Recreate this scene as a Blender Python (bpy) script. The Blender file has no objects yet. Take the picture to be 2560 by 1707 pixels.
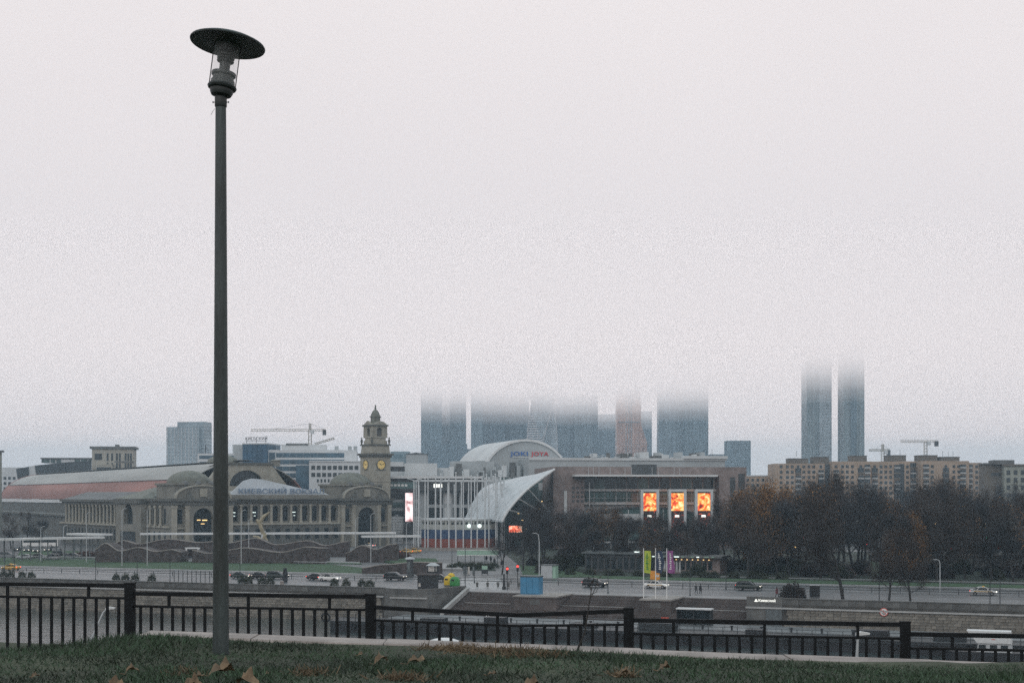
import bpy, bmesh, math, random
import numpy as np
from mathutils import Vector, Matrix
random.seed(7); RNG = np.random.default_rng(7)
scene = bpy.context.scene
C = scene.collection
# ------------------------------------------------------------------ camera
F = 50 / 36 * 2560          # focal length in photograph pixels
H = 17.4                    # eye height above the far road
HOR = 1240.0                # horizon row of the photograph (shift lens: verticals stay upright)
cam = bpy.data.cameras.new('camera'); cam.lens = 50; cam.sensor_width = 36
cam.clip_start = 0.1; cam.clip_end = 20000
cam.shift_y = (HOR - 853.5) / 2560
co = bpy.data.objects.new('camera', cam); C.objects.link(co)
co.location = (0, 0, H); co.rotation_euler = (math.radians(90), 0, 0)
scene.camera = co
# ------------------------------------------------------------------ sky, sun, exposure
SKY = (0.822, 0.748, 0.745)
w = bpy.data.worlds.new('World'); scene.world = w; w.use_nodes = True
nt = w.node_tree; nt.nodes.clear()
out = nt.nodes.new('ShaderNodeOutputWorld')
sky = nt.nodes.new('ShaderNodeTexSky'); sky.sky_type = 'NISHITA'; sky.sun_disc = False
SUN_EL, SUN_AZ = math.radians(38), math.radians(200)
sky.sun_elevation = SUN_EL; sky.sun_rotation = SUN_AZ
bg1 = nt.nodes.new('ShaderNodeBackground'); bg1.inputs[1].default_value = 0.06
nt.links.new(sky.outputs[0], bg1.inputs[0])
# the closed overcast deck in front of that blue sky, faintly uneven
tc = nt.nodes.new('ShaderNodeTexCoord'); nz = nt.nodes.new('ShaderNodeTexNoise')
nz.inputs['Scale'].default_value = 1.6; nz.inputs['Detail'].default_value = 4
rp = nt.nodes.new('ShaderNodeValToRGB')
rp.color_ramp.elements[0].position = .3; rp.color_ramp.elements[1].position = .75
rp.color_ramp.elements[0].color = (.965, .965, .97, 1); rp.color_ramp.elements[1].color = (1.03, 1.03, 1.025, 1)
sx = nt.nodes.new('ShaderNodeSeparateXYZ'); el = nt.nodes.new('ShaderNodeValToRGB'); er = el.color_ramp.elements
er[0].position = 0; er[0].color = (.655, .68, .72, 1); er[1].position = 1; er[1].color = (.57, .73, .80, 1)  # zenith above the frame tinted cyan to cool the light on the ground
for p_, c_ in ((.05, (.735, .715, .735)), (.13, SKY), (.36, (.845, .78, .772))):
    e_ = er.new(p_); e_.color = c_ + (1,)
mm_ = nt.nodes.new('ShaderNodeMix'); mm_.data_type = 'RGBA'; mm_.blend_type = 'MULTIPLY'; mm_.inputs[0].default_value = 1
bg2 = nt.nodes.new('ShaderNodeBackground'); bg2.inputs[1].default_value = 1.0
nt.links.new(tc.outputs['Generated'], nz.inputs['Vector']); nt.links.new(nz.outputs[0], rp.inputs[0])
nt.links.new(tc.outputs['Generated'], sx.inputs[0]); nt.links.new(sx.outputs[2], el.inputs[0])
nt.links.new(el.outputs[0], mm_.inputs[6]); nt.links.new(rp.outputs[0], mm_.inputs[7]); nt.links.new(mm_.outputs[2], bg2.inputs[0])
mx = nt.nodes.new('ShaderNodeMixShader'); mx.inputs[0].default_value = 0.94
nt.links.new(bg1.outputs[0], mx.inputs[1]); nt.links.new(bg2.outputs[0], mx.inputs[2])
nt.links.new(mx.outputs[0], out.inputs[0])
sl = bpy.data.lights.new('sun', 'SUN'); sl.energy = 0.5; sl.angle = math.radians(60); sl.color = (1, .98, .95)
so = bpy.data.objects.new('sun', sl); C.objects.link(so)
so.rotation_euler = (math.radians(90) - SUN_EL, 0, math.radians(180) - SUN_AZ)
so.location = (0, -50, 80)
vs = scene.view_settings; vs.view_transform = 'Standard'; vs.look = 'None'; vs.exposure = 0.19; vs.gamma = 1.0
cy = scene.cycles
cy.use_denoising = False; cy.max_bounces = 6; cy.diffuse_bounces = 2; cy.glossy_bounces = 2
cy.transmission_bounces = 4; cy.transparent_max_bounces = 8; cy.volume_bounces = 1
cy.caustics_reflective = False; cy.caustics_refractive = False
# ------------------------------------------------------------------ pixel -> place
def X_(x, Y): return (x - 1280) / F * Y
def Z_(y, Y): return H - (y - HOR) / F * Y
def G_(x, y, z=0.0):
    Y = (H - z) * F / (y - HOR); return Vector((X_(x, Y), Y, z))
NX, NY = .371391, .928477          # embankment: u runs along the far quay, n across the river
RE = math.atan2(-NX, NY)
def E_(s, t, z=0.0): return Vector((NY * s + NX * t, -NX * s + NY * t, z))
def S_(x, t):                      # place along the quay seen at pixel column x on the line t
    k = (x - 1280) / F; Y = t / (NY + NX * k); return NY * k * Y - NX * Y
def T_(x, y, z=0.0):               # distance across the river of the point at a pixel on height z
    k = (x - 1280); return (H - z) * (NY * F + NX * k) / (y - HOR)
def ST_(x, y, z=0.0):
    t = T_(x, y, z); return S_(x, t), t
# ------------------------------------------------------------------ materials
M = {}
def lin(c): return tuple(((v / 255) / 12.92 if v <= 10 else ((v / 255 + .055) / 1.055) ** 2.4) for v in c)
def mat(name, col, rough=.8, var=.15, scale=1.0, bump=0., bscale=None, metal=0., emit=None, es=0., rnd=0., alpha=None, detail=5, ornd=0., spec=None, stretch=None, col2=None, p0=.35, p1=.65):
    m = bpy.data.materials.new(name); m.use_nodes = True; n = m.node_tree.nodes; L = m.node_tree.links
    b = n['Principled BSDF']; b.inputs['Roughness'].default_value = rough; b.inputs['Metallic'].default_value = metal
    if spec is not None: b.inputs['Specular IOR Level'].default_value = spec
    t = n.new('ShaderNodeTexCoord'); v = t.outputs['Object']
    if stretch:
        mp = n.new('ShaderNodeMapping'); mp.inputs['Scale'].default_value = stretch
        L.new(v, mp.inputs[0]); v = mp.outputs[0]
    z = n.new('ShaderNodeTexNoise'); z.inputs['Scale'].default_value = scale; z.inputs['Detail'].default_value = detail
    L.new(v, z.inputs['Vector'])
    r = n.new('ShaderNodeValToRGB'); r.color_ramp.elements[0].position = p0; r.color_ramp.elements[1].position = p1
    r.color_ramp.elements[0].color = tuple(c * (1 - var) for c in col) + (1,)
    r.color_ramp.elements[1].color = (tuple(c * (1 + var) for c in col) if col2 is None else tuple(col2)) + (1,)
    L.new(z.outputs[0], r.inputs[0]); cur = r.outputs[0]
    if rnd:
        oi = n.new('ShaderNodeObjectInfo'); ge = n.new('ShaderNodeNewGeometry')
        ad = n.new('ShaderNodeMath'); ad.operation = 'ADD'; L.new(oi.outputs['Random'], ad.inputs[0]); L.new(ge.outputs['Random Per Island'], ad.inputs[1])
        fr = n.new('ShaderNodeMath'); fr.operation = 'FRACT'; L.new(ad.outputs[0], fr.inputs[0])
        mr = n.new('ShaderNodeMapRange'); mr.inputs[3].default_value = 1 - rnd; mr.inputs[4].default_value = 1 + rnd
        L.new(fr.outputs[0], mr.inputs[0])
        mm = n.new('ShaderNodeMix'); mm.data_type = 'RGBA'; mm.blend_type = 'MULTIPLY'; mm.inputs[0].default_value = 1
        L.new(cur, mm.inputs[6]); L.new(mr.outputs[0], mm.inputs[7]); cur = mm.outputs[2]
    if ornd:
        oi = n.new('ShaderNodeObjectInfo'); mr = n.new('ShaderNodeMapRange'); mr.inputs[3].default_value = 1 - ornd; mr.inputs[4].default_value = 1 + ornd
        L.new(oi.outputs['Random'], mr.inputs[0]); mm = n.new('ShaderNodeMix'); mm.data_type = 'RGBA'; mm.blend_type = 'MULTIPLY'; mm.inputs[0].default_value = 1
        L.new(cur, mm.inputs[6]); L.new(mr.outputs[0], mm.inputs[7]); cur = mm.outputs[2]
    L.new(cur, b.inputs['Base Color'])
    if bump:
        z2 = n.new('ShaderNodeTexNoise'); z2.inputs['Scale'].default_value = bscale or scale * 4; z2.inputs['Detail'].default_value = 4
        L.new(v, z2.inputs['Vector'])
        bp = n.new('ShaderNodeBump'); bp.inputs['Strength'].default_value = bump; bp.inputs['Distance'].default_value = .05
        L.new(z2.outputs[0], bp.inputs['Height']); L.new(bp.outputs[0], b.inputs['Normal'])
    if emit:
        b.inputs['Emission Color'].default_value = tuple(emit) + (1,); b.inputs['Emission Strength'].default_value = es
    if alpha is not None: b.inputs['Alpha'].default_value = alpha
    M[name] = m; return m
def facade(name, ca, cb, fz=3.6, fx=3.0, dz=.45, dx=.25, rough=.35, cc=None):
    """curtain wall too far away to tell the panes apart: floor bands and mullion lines"""
    m = bpy.data.materials.new(name); m.use_nodes = True; n = m.node_tree.nodes; L = m.node_tree.links
    b = n['Principled BSDF']; b.inputs['Roughness'].default_value = rough
    t = n.new('ShaderNodeTexCoord'); sp = n.new('ShaderNodeSeparateXYZ'); L.new(t.outputs['Object'], sp.inputs[0])
    def stripes(src, per, duty):
        a = n.new('ShaderNodeMath'); a.operation = 'DIVIDE'; a.inputs[1].default_value = per; L.new(src, a.inputs[0])
        f = n.new('ShaderNodeMath'); f.operation = 'FRACT'; L.new(a.outputs[0], f.inputs[0])
        g = n.new('ShaderNodeMath'); g.operation = 'LESS_THAN'; g.inputs[1].default_value = duty; L.new(f.outputs[0], g.inputs[0]); return g.outputs[0]
    ad = n.new('ShaderNodeMath'); ad.operation = 'ADD'; L.new(sp.outputs[0], ad.inputs[0]); L.new(sp.outputs[1], ad.inputs[1])
    s1 = stripes(sp.outputs[2], fz, dz); s2 = stripes(ad.outputs[0], fx, dx)
    mxx = n.new('ShaderNodeMath'); mxx.operation = 'MAXIMUM'; L.new(s1, mxx.inputs[0]); L.new(s2, mxx.inputs[1])
    z = n.new('ShaderNodeTexNoise'); z.inputs['Scale'].default_value = .05; L.new(t.outputs['Object'], z.inputs['Vector'])
    mr = n.new('ShaderNodeMapRange'); mr.inputs[1].default_value = .3; mr.inputs[2].default_value = .7; mr.inputs[3].default_value = .75; mr.inputs[4].default_value = 1.25; L.new(z.outputs[0], mr.inputs[0])
    mi = n.new('ShaderNodeMix'); mi.data_type = 'RGBA'; mi.inputs[6].default_value = ca + (1,); mi.inputs[7].default_value = cb + (1,); L.new(mxx.outputs[0], mi.inputs[0])
    mm = n.new('ShaderNodeMix'); mm.data_type = 'RGBA'; mm.blend_type = 'MULTIPLY'; mm.inputs[0].default_value = 1
    L.new(mi.outputs[2], mm.inputs[6]); L.new(mr.outputs[0], mm.inputs[7]); L.new(mm.outputs[2], b.inputs['Base Color'])
    M[name] = m; return m
def led(name, stops, scale, strength, rough=.4):
    """a lit video screen: flat moving picture"""
    m = bpy.data.materials.new(name); m.use_nodes = True; n = m.node_tree.nodes; L = m.node_tree.links
    b = n['Principled BSDF']; b.inputs['Base Color'].default_value = (.01, .01, .01, 1); b.inputs['Roughness'].default_value = rough
    t = n.new('ShaderNodeTexCoord'); z = n.new('ShaderNodeTexNoise'); z.inputs['Scale'].default_value = scale; z.inputs['Detail'].default_value = 6; z.inputs['Distortion'].default_value = 1.2
    L.new(t.outputs['Object'], z.inputs['Vector'])
    r = n.new('ShaderNodeValToRGB'); e = r.color_ramp.elements
    e[0].position = stops[0][0]; e[0].color = tuple(stops[0][1]) + (1,); e[1].position = stops[1][0]; e[1].color = tuple(stops[1][1]) + (1,)
    for p, c in stops[2:]:
        q = e.new(p); q.color = tuple(c) + (1,)
    L.new(z.outputs[0], r.inputs[0]); L.new(r.outputs[0], b.inputs['Emission Color']); b.inputs['Emission Strength'].default_value = strength
    M[name] = m; return m
def glow(name, col, s): return mat(name, tuple(c * .5 for c in col), .4, 0, emit=col, es=s)
# --- list of materials
mat('grass_soil', (.030, .040, .020), .95, .4, .9, .6, 9)
mat('grass_blade', (.026, .052, .026), .7, .5, 1.1, rnd=.5)
mat('dry_grass', (.135, .098, .058), .8, .3, 2, rnd=.3)
mat('fallen_leaf', (.165, .115, .068), .75, .35, 9, .3, rnd=.25)
mat('kerb_stone', (.30, .265, .245), .85, .3, 1.6, .5, 24)
mat('fence_paint', (.010, .012, .014), .75, .3, 6, .2, 40, spec=.2)
mat('lamp_paint', (.034, .046, .046), .5, .42, 9, .35, 45, stretch=(1, 1, .12))
mat('lamp_dark', (.016, .022, .022), .5, .25, 8)
m = mat('lamp_glass', (.5, .55, .55), .05, .05, 3, alpha=.07)
mat('lamp_inner', (.035, .042, .042), .5, .2, 8)
mat('white_paint', (.62, .63, .63), .5, .08, 3)
mat('asphalt', (.085, .093, .098), .40, .38, .5, .25, 3, stretch=(.05, 1, 1))
mat('car_park_asphalt', (.040, .043, .045), .6, .3, .1)
mat('pavement', (.22, .22, .22), .55, .22, .18, .2, 3)
mat('square_paving', (.12, .122, .124), .6, .3, .07, .2, 3)
mat('city_ground', (.06, .065, .065), .85, .35, .02)
mat('lawn', (.030, .070, .028), .95, .3, .25, .5, 3)
mat('lawn_dark', (.020, .030, .020), .95, .45, .12, .5, 2)
mat('granite', (.105, .105, .10), .75, .3, .5, .3, 6, ornd=.22)
mat('granite_light', (.36, .36, .35), .6, .12, .6)
mat('stone_block', (.185, .17, .145), .8, .22, 1.2, .5, 8, rnd=.28)
mat('wall_mortar', (.06, .057, .052), .9, .3, .6)
mat('stair_stone', (.088, .072, .067), .75, .3, .4, .3, 6, ornd=.22)
mat('brown_slate', (.060, .050, .048), .85, .45, .9, .5, 5)
mat('coping', (.26, .24, .22), .7, .2, .6)
mat('hull', (.012, .014, .017), .5, .4, .7)
mat('deck', (.17, .18, .185), .6, .2, .4)
mat('rubber', (.012, .012, .012), .8, .3, 4)
mat('rail_steel', (.10, .115, .12), .5, .2, 2)
mat('dark_steel', (.022, .027, .030), .5, .3, 3)
mat('pale_steel', (.40, .42, .43), .5, .1, 1)
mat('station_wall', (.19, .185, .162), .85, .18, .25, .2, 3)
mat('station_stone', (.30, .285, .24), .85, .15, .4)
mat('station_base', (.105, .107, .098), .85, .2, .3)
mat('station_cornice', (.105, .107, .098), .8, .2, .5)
mat('dome_copper', (.14, .145, .122), .7, .2, .5)
mat('roof_metal', (.30, .30, .285), .6, .18, .08, stretch=(1, .12, 1))
mat('roof_red', (.27, .135, .115), .75, .25, .10, stretch=(1, .12, 1))
mat('roof_dark', (.12, .125, .125), .7, .25, .2)
mat('glass_dark', (.022, .030, .034), .12, .3, .3)
mat('glass_teal', (.065, .115, .112), .15, .4, .12)
mat('glass_roof', (.55, .60, .64), .3, .1, .2)
mat('letter_blue', (.16, .22, .31), .6, .1, 1)
mat('clock_gold', (.85, .62, .22), .5, .06, 1)
mat('clock_hand', (.02, .018, .015), .5, 0, 1)
mat('brick_brown', (.215, .175, .165), .85, .2, .5, .2, 4)
mat('mall_grey', (.36, .39, .40), .6, .12, .08)
mat('mall_light', (.52, .54, .545), .6, .1, .1)
mat('mall_dark', (.05, .056, .06), .5, .3, .2)
mat('canopy_white', (.60, .61, .61), .5, .07, .3)
mat('canopy_sheet', (.47, .51, .53), .4, .1, .5, stretch=(1, 1, 1))
mat('office_white', (.55, .57, .58), .7, .08, .1)
mat('office_glass', (.045, .095, .135), .15, .35, .15)
mat('office_blue', (.02, .075, .135), .2, .3, .1)
mat('apartment', (.36, .27, .20), .85, .14, .09, .2, 1)
mat('apartment_dark', (.13, .115, .098), .85, .2, .2)
mat('balcony_white', (.36, .36, .35), .7, .15, .5)
mat('grey_green', (.27, .285, .25), .8, .15, .2)
mat('beige_block', (.36, .345, .30), .8, .12, .2)
mat('crane_paint', (.34, .31, .24), .6, .2, 1)
mat('bark', (.026, .025, .024), .9, .3, 2)
mat('twig', (.034, .035, .038), .9, .35, .25, rnd=.35, ornd=.5)
mat('twig_brown', (.050, .040, .036), .9, .4, .25, rnd=.4, ornd=.5)
mat('leaf_orange', (.19, .095, .03), .85, .4, .3, rnd=.45)
mat('needle', (.010, .020, .017), .9, .3, .4, rnd=.3)
mat('shrub', (.035, .045, .024), .9, .5, .4, rnd=.45)
mat('hedge_brown', (.085, .040, .028), .9, .4, .4, rnd=.4)
mat('car_black', (.010, .011, .013), .25, 0, 1)
mat('car_white', (.72, .71, .69), .3, 0, 1)
mat('car_yellow', (.62, .36, .045), .35, 0, 1)
mat('car_grey', (.10, .105, .11), .3, 0, 1)
mat('car_silver', (.30, .31, .32), .3, 0, 1)
mat('car_green', (.02, .03, .026), .3, 0, 1)
mat('tyre', (.012, .012, .012), .85, 0, 1)
mat('rim', (.25, .25, .26), .4, 0, 1, metal=.6)
mat('bin_yellow', (.62, .42, .02), .5, .1, 1)
mat('bin_green', (.03, .22, .05), .5, .15, 1)
mat('kiosk_blue', (.055, .215, .37), .5, .12, .8)
mat('flag_lime', (.42, .50, .05), .75, .08, .8)
mat('flag_navy', (.03, .045, .085), .75, .15, .8)
mat('flag_purple', (.27, .085, .24), .75, .1, .8)
mat('orange_board', (.62, .26, .03), .6, .08, 1)
mat('red_board', (.42, .06, .03), .6, .15, 2)
mat('band_blue', (.028, .062, .135), .6, .15, .4)
mat('band_red', (.24, .062, .04), .6, .15, .4)
mat('band_white', (.40, .415, .39), .6, .08, .4)
mat('sign_white', (.72, .72, .70), .5, .03, 2)
mat('sign_red', (.55, .07, .05), .5, .05, 2)
mat('sign_black', (.01, .01, .01), .5, 0, 2)
mat('bronze', (.30, .26, .17), .45, .25, 1)
mat('poster', (.10, .12, .12), .4, .6, 2.5)
mat('poster_light', (.45, .43, .40), .4, .35, 3)
mat('canopy_green', (.30, .46, .36), .35, .12, .4)
mat('coat_dark', (.018, .019, .022), .8, .2, 3)
mat('coat_grey', (.07, .07, .075), .8, .2, 3)
mat('coat_red', (.13, .025, .03), .8, .2, 3)
mat('skin', (.42, .27, .20), .6, 0, 3)
mat('letter_red', (.55, .03, .045), .5, .05, 1)
mat('letter_joy_blue', (.03, .13, .42), .5, .05, 1)
glow('tail_red', (1.0, .06, .03), 3.5)
glow('head_white', (1.0, .93, .8), 3.0)
glow('signal_red', (1.0, .05, .04), 3.0)
glow('signal_green', (.1, 1.0, .55), .9)
glow('warm_light', (1.0, .66, .28), 1.5)
glow('cool_light', (.85, 1.0, .95), 1.3)
glow('sign_lit', (1.0, 1.0, .93), 1.1)
led('led_flame', [(.30, (.05, .002, .001)), (.42, (.75, .06, .01)), (.54, (1.0, .36, .06)), (.68, (1, .82, .42))], .55, 1.35)
led('led_ember', [(.45, (.010, .006, .006)), (.56, (.05, .012, .008)), (.66, (.55, .08, .03))], .7, .9)
led('led_pink', [(.34, (.20, .05, .05)), (.48, (1.0, .72, .72)), (.62, (1, .93, .95))], .22, 1.25)
led('led_red', [(.35, (.35, .02, .01)), (.47, (1.0, .16, .07)), (.6, (1, .75, .55))], .35, 1.4)
facade('tower_a', (.10, .175, .215), (.16, .245, .285), 3.8, 4.2)  # tower colours lightened and blued to carry part of the distance haze
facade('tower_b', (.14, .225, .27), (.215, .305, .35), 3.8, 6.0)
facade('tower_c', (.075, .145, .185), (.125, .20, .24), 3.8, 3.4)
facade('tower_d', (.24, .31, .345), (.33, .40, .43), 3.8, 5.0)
facade('tower_pink', (.46, .27, .20), (.56, .38, .30), 3.8, 6.5, .3, .3)
facade('tower_twin', (.15, .225, .25), (.24, .31, .325), 3.4, 4.0, .35, .4)
# ------------------------------------------------------------------ mesh helpers
class MB:
    def __init__(self): self.v = []; self.f = []
    def quad(self, a, b, c, d):
        i = len(self.v); self.v += [tuple(a), tuple(b), tuple(c), tuple(d)]; self.f.append((i, i + 1, i + 2, i + 3)); return self
    def poly(self, pts):
        i = len(self.v); self.v += [tuple(p) for p in pts]; self.f.append(tuple(range(i, i + len(pts)))); return self
    def box(self, x0, x1, y0, y1, z0, z1, top=None):
        i = len(self.v)
        if top is None: top = (x0, x1, y0, y1)
        a0, a1, b0, b1 = top
        self.v += [(x0, y0, z0), (x1, y0, z0), (x1, y1, z0), (x0, y1, z0), (a0, b0, z1), (a1, b0, z1), (a1, b1, z1), (a0, b1, z1)]
        self.f += [tuple(i + k for k in q) for q in ((3, 2, 1, 0), (4, 5, 6, 7), (0, 1, 5, 4), (1, 2, 6, 5), (2, 3, 7, 6), (3, 0, 4, 7))]
        return self
    def prism(self, pts, a, b, axis='y'):
        """extrude the 2-D outline pts from a to b along an axis (outline in the two other axes)"""
        n = len(pts); i = len(self.v)
        def P(p, q):
            return (p[0], q, p[1]) if axis == 'y' else ((q, p[0], p[1]) if axis == 'x' else (p[0], p[1], q))
        self.v += [P(p, a) for p in pts] + [P(p, b) for p in pts]
        self.f.append(tuple(range(i, i + n))); self.f.append(tuple(range(i + 2 * n - 1, i + n - 1, -1)))
        for k in range(n):
            k2 = (k + 1) % n; self.f.append((i + k2, i + k, i + n + k, i + n + k2))
        return self
    def tube(self, pts, rad, n=8, cap=True):
        pts = [Vector(p) for p in pts]
        if not hasattr(rad, '__len__'): rad = [rad] * len(pts)
        i = len(self.v); up = None
        for k, p in enumerate(pts):
            d = (pts[min(k + 1, len(pts) - 1)] - pts[max(k - 1, 0)]).normalized()
            if up is None: up = Vector((0, 0, 1)) if abs(d.z) < .9 else Vector((1, 0, 0))
            a = d.cross(up).normalized(); b = a.cross(d).normalized(); up = b
            for j in range(n):
                t = 2 * math.pi * j / n; q = p + (a * math.cos(t) + b * math.sin(t)) * rad[k]; self.v.append(tuple(q))
        for k in range(len(pts) - 1):
            for j in range(n):
                j2 = (j + 1) % n; A = i + k * n
                self.f.append((A + j, A + j2, A + n + j2, A + n + j))
        if cap:
            self.f.append(tuple(i + j for j in range(n - 1, -1, -1))); e = i + (len(pts) - 1) * n
            self.f.append(tuple(e + j for j in range(n)))
        return self
    def lathe(self, prof, n=24, c=(0, 0, 0), a0=0, a1=2 * math.pi):
        i = len(self.v); full = abs(a1 - a0 - 2 * math.pi) < 1e-6; m = n if full else n + 1
        for r, z in prof:
            for j in range(m):
                t = a0 + (a1 - a0) * j / n; self.v.append((c[0] + r * math.cos(t), c[1] + r * math.sin(t), c[2] + z))
        for k in range(len(prof) - 1):
            for j in range(n):
                j2 = (j + 1) % m
                self.f.append((i + k * m + j, i + k * m + j2, i + (k + 1) * m + j2, i + (k + 1) * m + j))
        return self
    def arch(self, x0, x1, z0, z1, w, sill, spring, y0, y1, rise=None, n=10, axis='y'):
        """a wall panel with one round-headed opening, real thickness y0..y1"""
        c = (x0 + x1) / 2; a, b = c - w / 2, c + w / 2; r = w / 2 if rise is None else rise
        def pr(p):
            self.prism(p, y0, y1, axis)
        pr([(x0, z0), (a, z0), (a, z1), (x0, z1)]); pr([(b, z0), (x1, z0), (x1, z1), (b, z1)])
        if sill > z0 + 1e-4: pr([(a, z0), (b, z0), (b, sill), (a, sill)])
        pt = [(c - w / 2 * math.cos(math.pi * k / n), spring + r * math.sin(math.pi * k / n)) for k in range(n + 1)]
        for k in range(n): pr([pt[k], pt[k + 1], (pt[k + 1][0], z1), (pt[k][0], z1)])
        return self
    def mesh(self, name, material=None, smooth=False):
        me = bpy.data.meshes.new(name); me.from_pydata(self.v, [], self.f); me.update()
        bm = bmesh.new(); bm.from_mesh(me); bmesh.ops.recalc_face_normals(bm, faces=bm.faces); bm.to_mesh(me); bm.free()
        if material: me.materials.append(M[material])
        if smooth:
            me.polygons.foreach_set('use_smooth', [True] * len(me.polygons)); me.set_sharp_from_angle(angle=math.radians(40))
        return me
    def build(self, name, material, parent=None, smooth=False, loc=(0, 0, 0), rz=0):
        return inst(name, self.mesh(name, material, smooth), parent, loc, rz)
def inst(name, me, parent=None, loc=(0, 0, 0), rz=0, scale=None, material=None, rot=None):
    o = bpy.data.objects.new(name, me); C.objects.link(o); o.location = loc
    o.rotation_euler = rot if rot else (0, 0, rz)
    if scale is not None: o.scale = scale if hasattr(scale, '__len__') else (scale,) * 3
    if parent: o.parent = parent
    if material:
        o.material_slots[0].link = 'OBJECT'; o.material_slots[0].material = M[material]
    return o
def tag(o, label, cat, group=None, kind=None):
    if label: o['label'] = label
    if cat: o['category'] = cat
    if group: o['group'] = group
    if kind: o['kind'] = kind
    return o
def thing(name, label, cat, loc=(0, 0, 0), rz=0, group=None):
    o = bpy.data.objects.new(name, None); C.objects.link(o); o.location = loc; o.rotation_euler = (0, 0, rz)
    o.empty_display_size = .3
    return tag(o, label, cat, group)
def struct(name, mb, material, rz=0, smooth=False, loc=(0, 0, 0)):
    o = mb.build(name, material, None, smooth, loc, rz); o['kind'] = 'structure'; return o
def np_mesh(name, V, k, material):
    """V: (n,k,3) array of n polygons with k corners"""
    n = V.shape[0]; me = bpy.data.meshes.new(name); me.vertices.add(n * k); me.vertices.foreach_set('co', V.reshape(-1).astype(np.float32))
    me.loops.add(n * k); me.loops.foreach_set('vertex_index', np.arange(n * k, dtype=np.int32))
    me.polygons.add(n); me.polygons.foreach_set('loop_start', np.arange(0, n * k, k, dtype=np.int32))
    me.update(calc_edges=True); me.materials.append(M[material]); return me
def slivers(P, D, length, width, rng=RNG):
    """thin four-cornered blades at P along D"""
    n = len(P); R = rng.normal(size=(n, 3)); S = np.cross(D, R); S /= np.linalg.norm(S, axis=1)[:, None] + 1e-9
    L = (D * length[:, None]); Wd = S * (width[:, None] / 2)
    return np.stack([P - Wd, P + Wd, P + L + Wd * .6, P + L - Wd * .6], axis=1)
_dg = {}
def text_mesh(body, size, depth, material, spacing=1.0):
    cu = bpy.data.curves.new('lettering', 'FONT'); cu.body = body; cu.size = size; cu.extrude = depth; cu.resolution_u = 2
    cu.align_x = 'CENTER'; cu.space_character = spacing
    o = bpy.data.objects.new('lettering', cu); C.objects.link(o); dg = bpy.context.evaluated_depsgraph_get(); dg.update()
    me = bpy.data.meshes.new_from_object(o.evaluated_get(dg)); bpy.data.objects.remove(o); me.materials.clear(); me.materials.append(M[material]); return me
UPR = math.radians(90)
# ================================================================== SETTING
WATER = -5.0
TW = 227.0                                           # river face of the far embankment wall
sL, sR = S_(1108, TW), S_(1866, TW)                  # the stair opening in that wall
struct('ground', MB().quad((-6000, 237.2, 0), (6000, 237.2, 0), (6000, 8000, 0), (-6000, 8000, 0)), 'city_ground', RE)
rv = MB(); rv.quad((-4000, 60, WATER), (4000, 60, WATER), (4000, 240, WATER), (-4000, 240, WATER))
m = mat('river_water', (.030, .045, .046), .05, .3, .05)
n_ = m.node_tree.nodes; L_ = m.node_tree.links; b_ = n_['Principled BSDF']
tc_ = n_.new('ShaderNodeTexCoord'); mp_ = n_.new('ShaderNodeMapping'); mp_.inputs['Scale'].default_value = (.22, .75, 1)
w1 = n_.new('ShaderNodeTexNoise'); w1.inputs['Scale'].default_value = .9; w1.inputs['Detail'].default_value = 5; w1.inputs['Roughness'].default_value = .6
bp_ = n_.new('ShaderNodeBump'); bp_.inputs['Strength'].default_value = .8; bp_.inputs['Distance'].default_value = .35
L_.new(tc_.outputs['Object'], mp_.inputs[0]); L_.new(mp_.outputs[0], w1.inputs['Vector']); L_.new(w1.outputs[0], bp_.inputs['Height']); L_.new(bp_.outputs[0], b_.inputs['Normal'])
b_.inputs['IOR'].default_value = 1.33
struct('river', rv, 'river_water', RE)
# road along the far embankment, kerbs, pavements
struct('road', MB().quad((-900, 242.5, .004), (700, 242.5, .004), (700, 280.5, .004), (-900, 280.5, .004)), 'asphalt', RE)
for nm, t0, t1, s0, s1 in (('pavement', 237.25, 242.5, -900, 700), ('far_pavement', 280.5, 283.2, -900, 700)):
    struct(nm, MB().box(s0, s1, t0, t1, -.2, .13), 'pavement', RE)
mk = MB()
for t in (250.2, 265.5, 273):
    for k in range(-60, 60): mk.quad((k * 8, t, .009), (k * 8 + 3, t, .009), (k * 8 + 3, t + .16, .009), (k * 8, t + .16, .009))
struct('lane_marking', mk, 'white_paint', RE)
cr = MB()
for k in range(13):
    t = 243.5 + k * 2.8; a = S_(1150, t)
    cr.quad((a, t, .010), (a + 9, t, .010), (a + 9, t + 1.0, .010), (a, t + 1.0, .010))
struct('crossing_marking', cr, 'white_paint', RE)
struct('square', MB().quad((-500, 283.2, .012), (sR + 40, 283.2, .012), (sR + 40, 470, .012), (-500, 470, .012)), 'square_paving', RE)
# verges and lawns (thin raised beds)
def bed(name, pts, material, z=.16):
    return struct(name, MB().prism([tuple(p) for p in pts], -.1, z, 'z'), material, RE)
bed('verge', [(-420, 283.4), (S_(985, 284), 283.4), (S_(930, 300), 301), (S_(800, 312), 318), (-420, 318)], 'lawn')
bed('lawn', [(S_(30, 322), 324), (S_(330, 322), 324), (S_(205, 352), 352), (S_(190, 366), 367), (S_(40, 360), 362)], 'lawn')
bed('hillside_lawn', [(S_(1010, 317), 317), (S_(1105, 317), 317), (S_(1082, 350), 352), (S_(1010, 350), 352), (S_(960, 335), 335)], 'lawn', .5)
bed('square_lawn', [(S_(795, 322), 322), (S_(905, 322), 322), (S_(900, 330), 330), (S_(795, 330), 330)], 'lawn')
bed('plaza_verge', [(S_(1105, 306), 306), (S_(1240, 306), 306), (S_(1225, 330), 330), (S_(1120, 322), 322)], 'lawn_dark')
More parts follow.
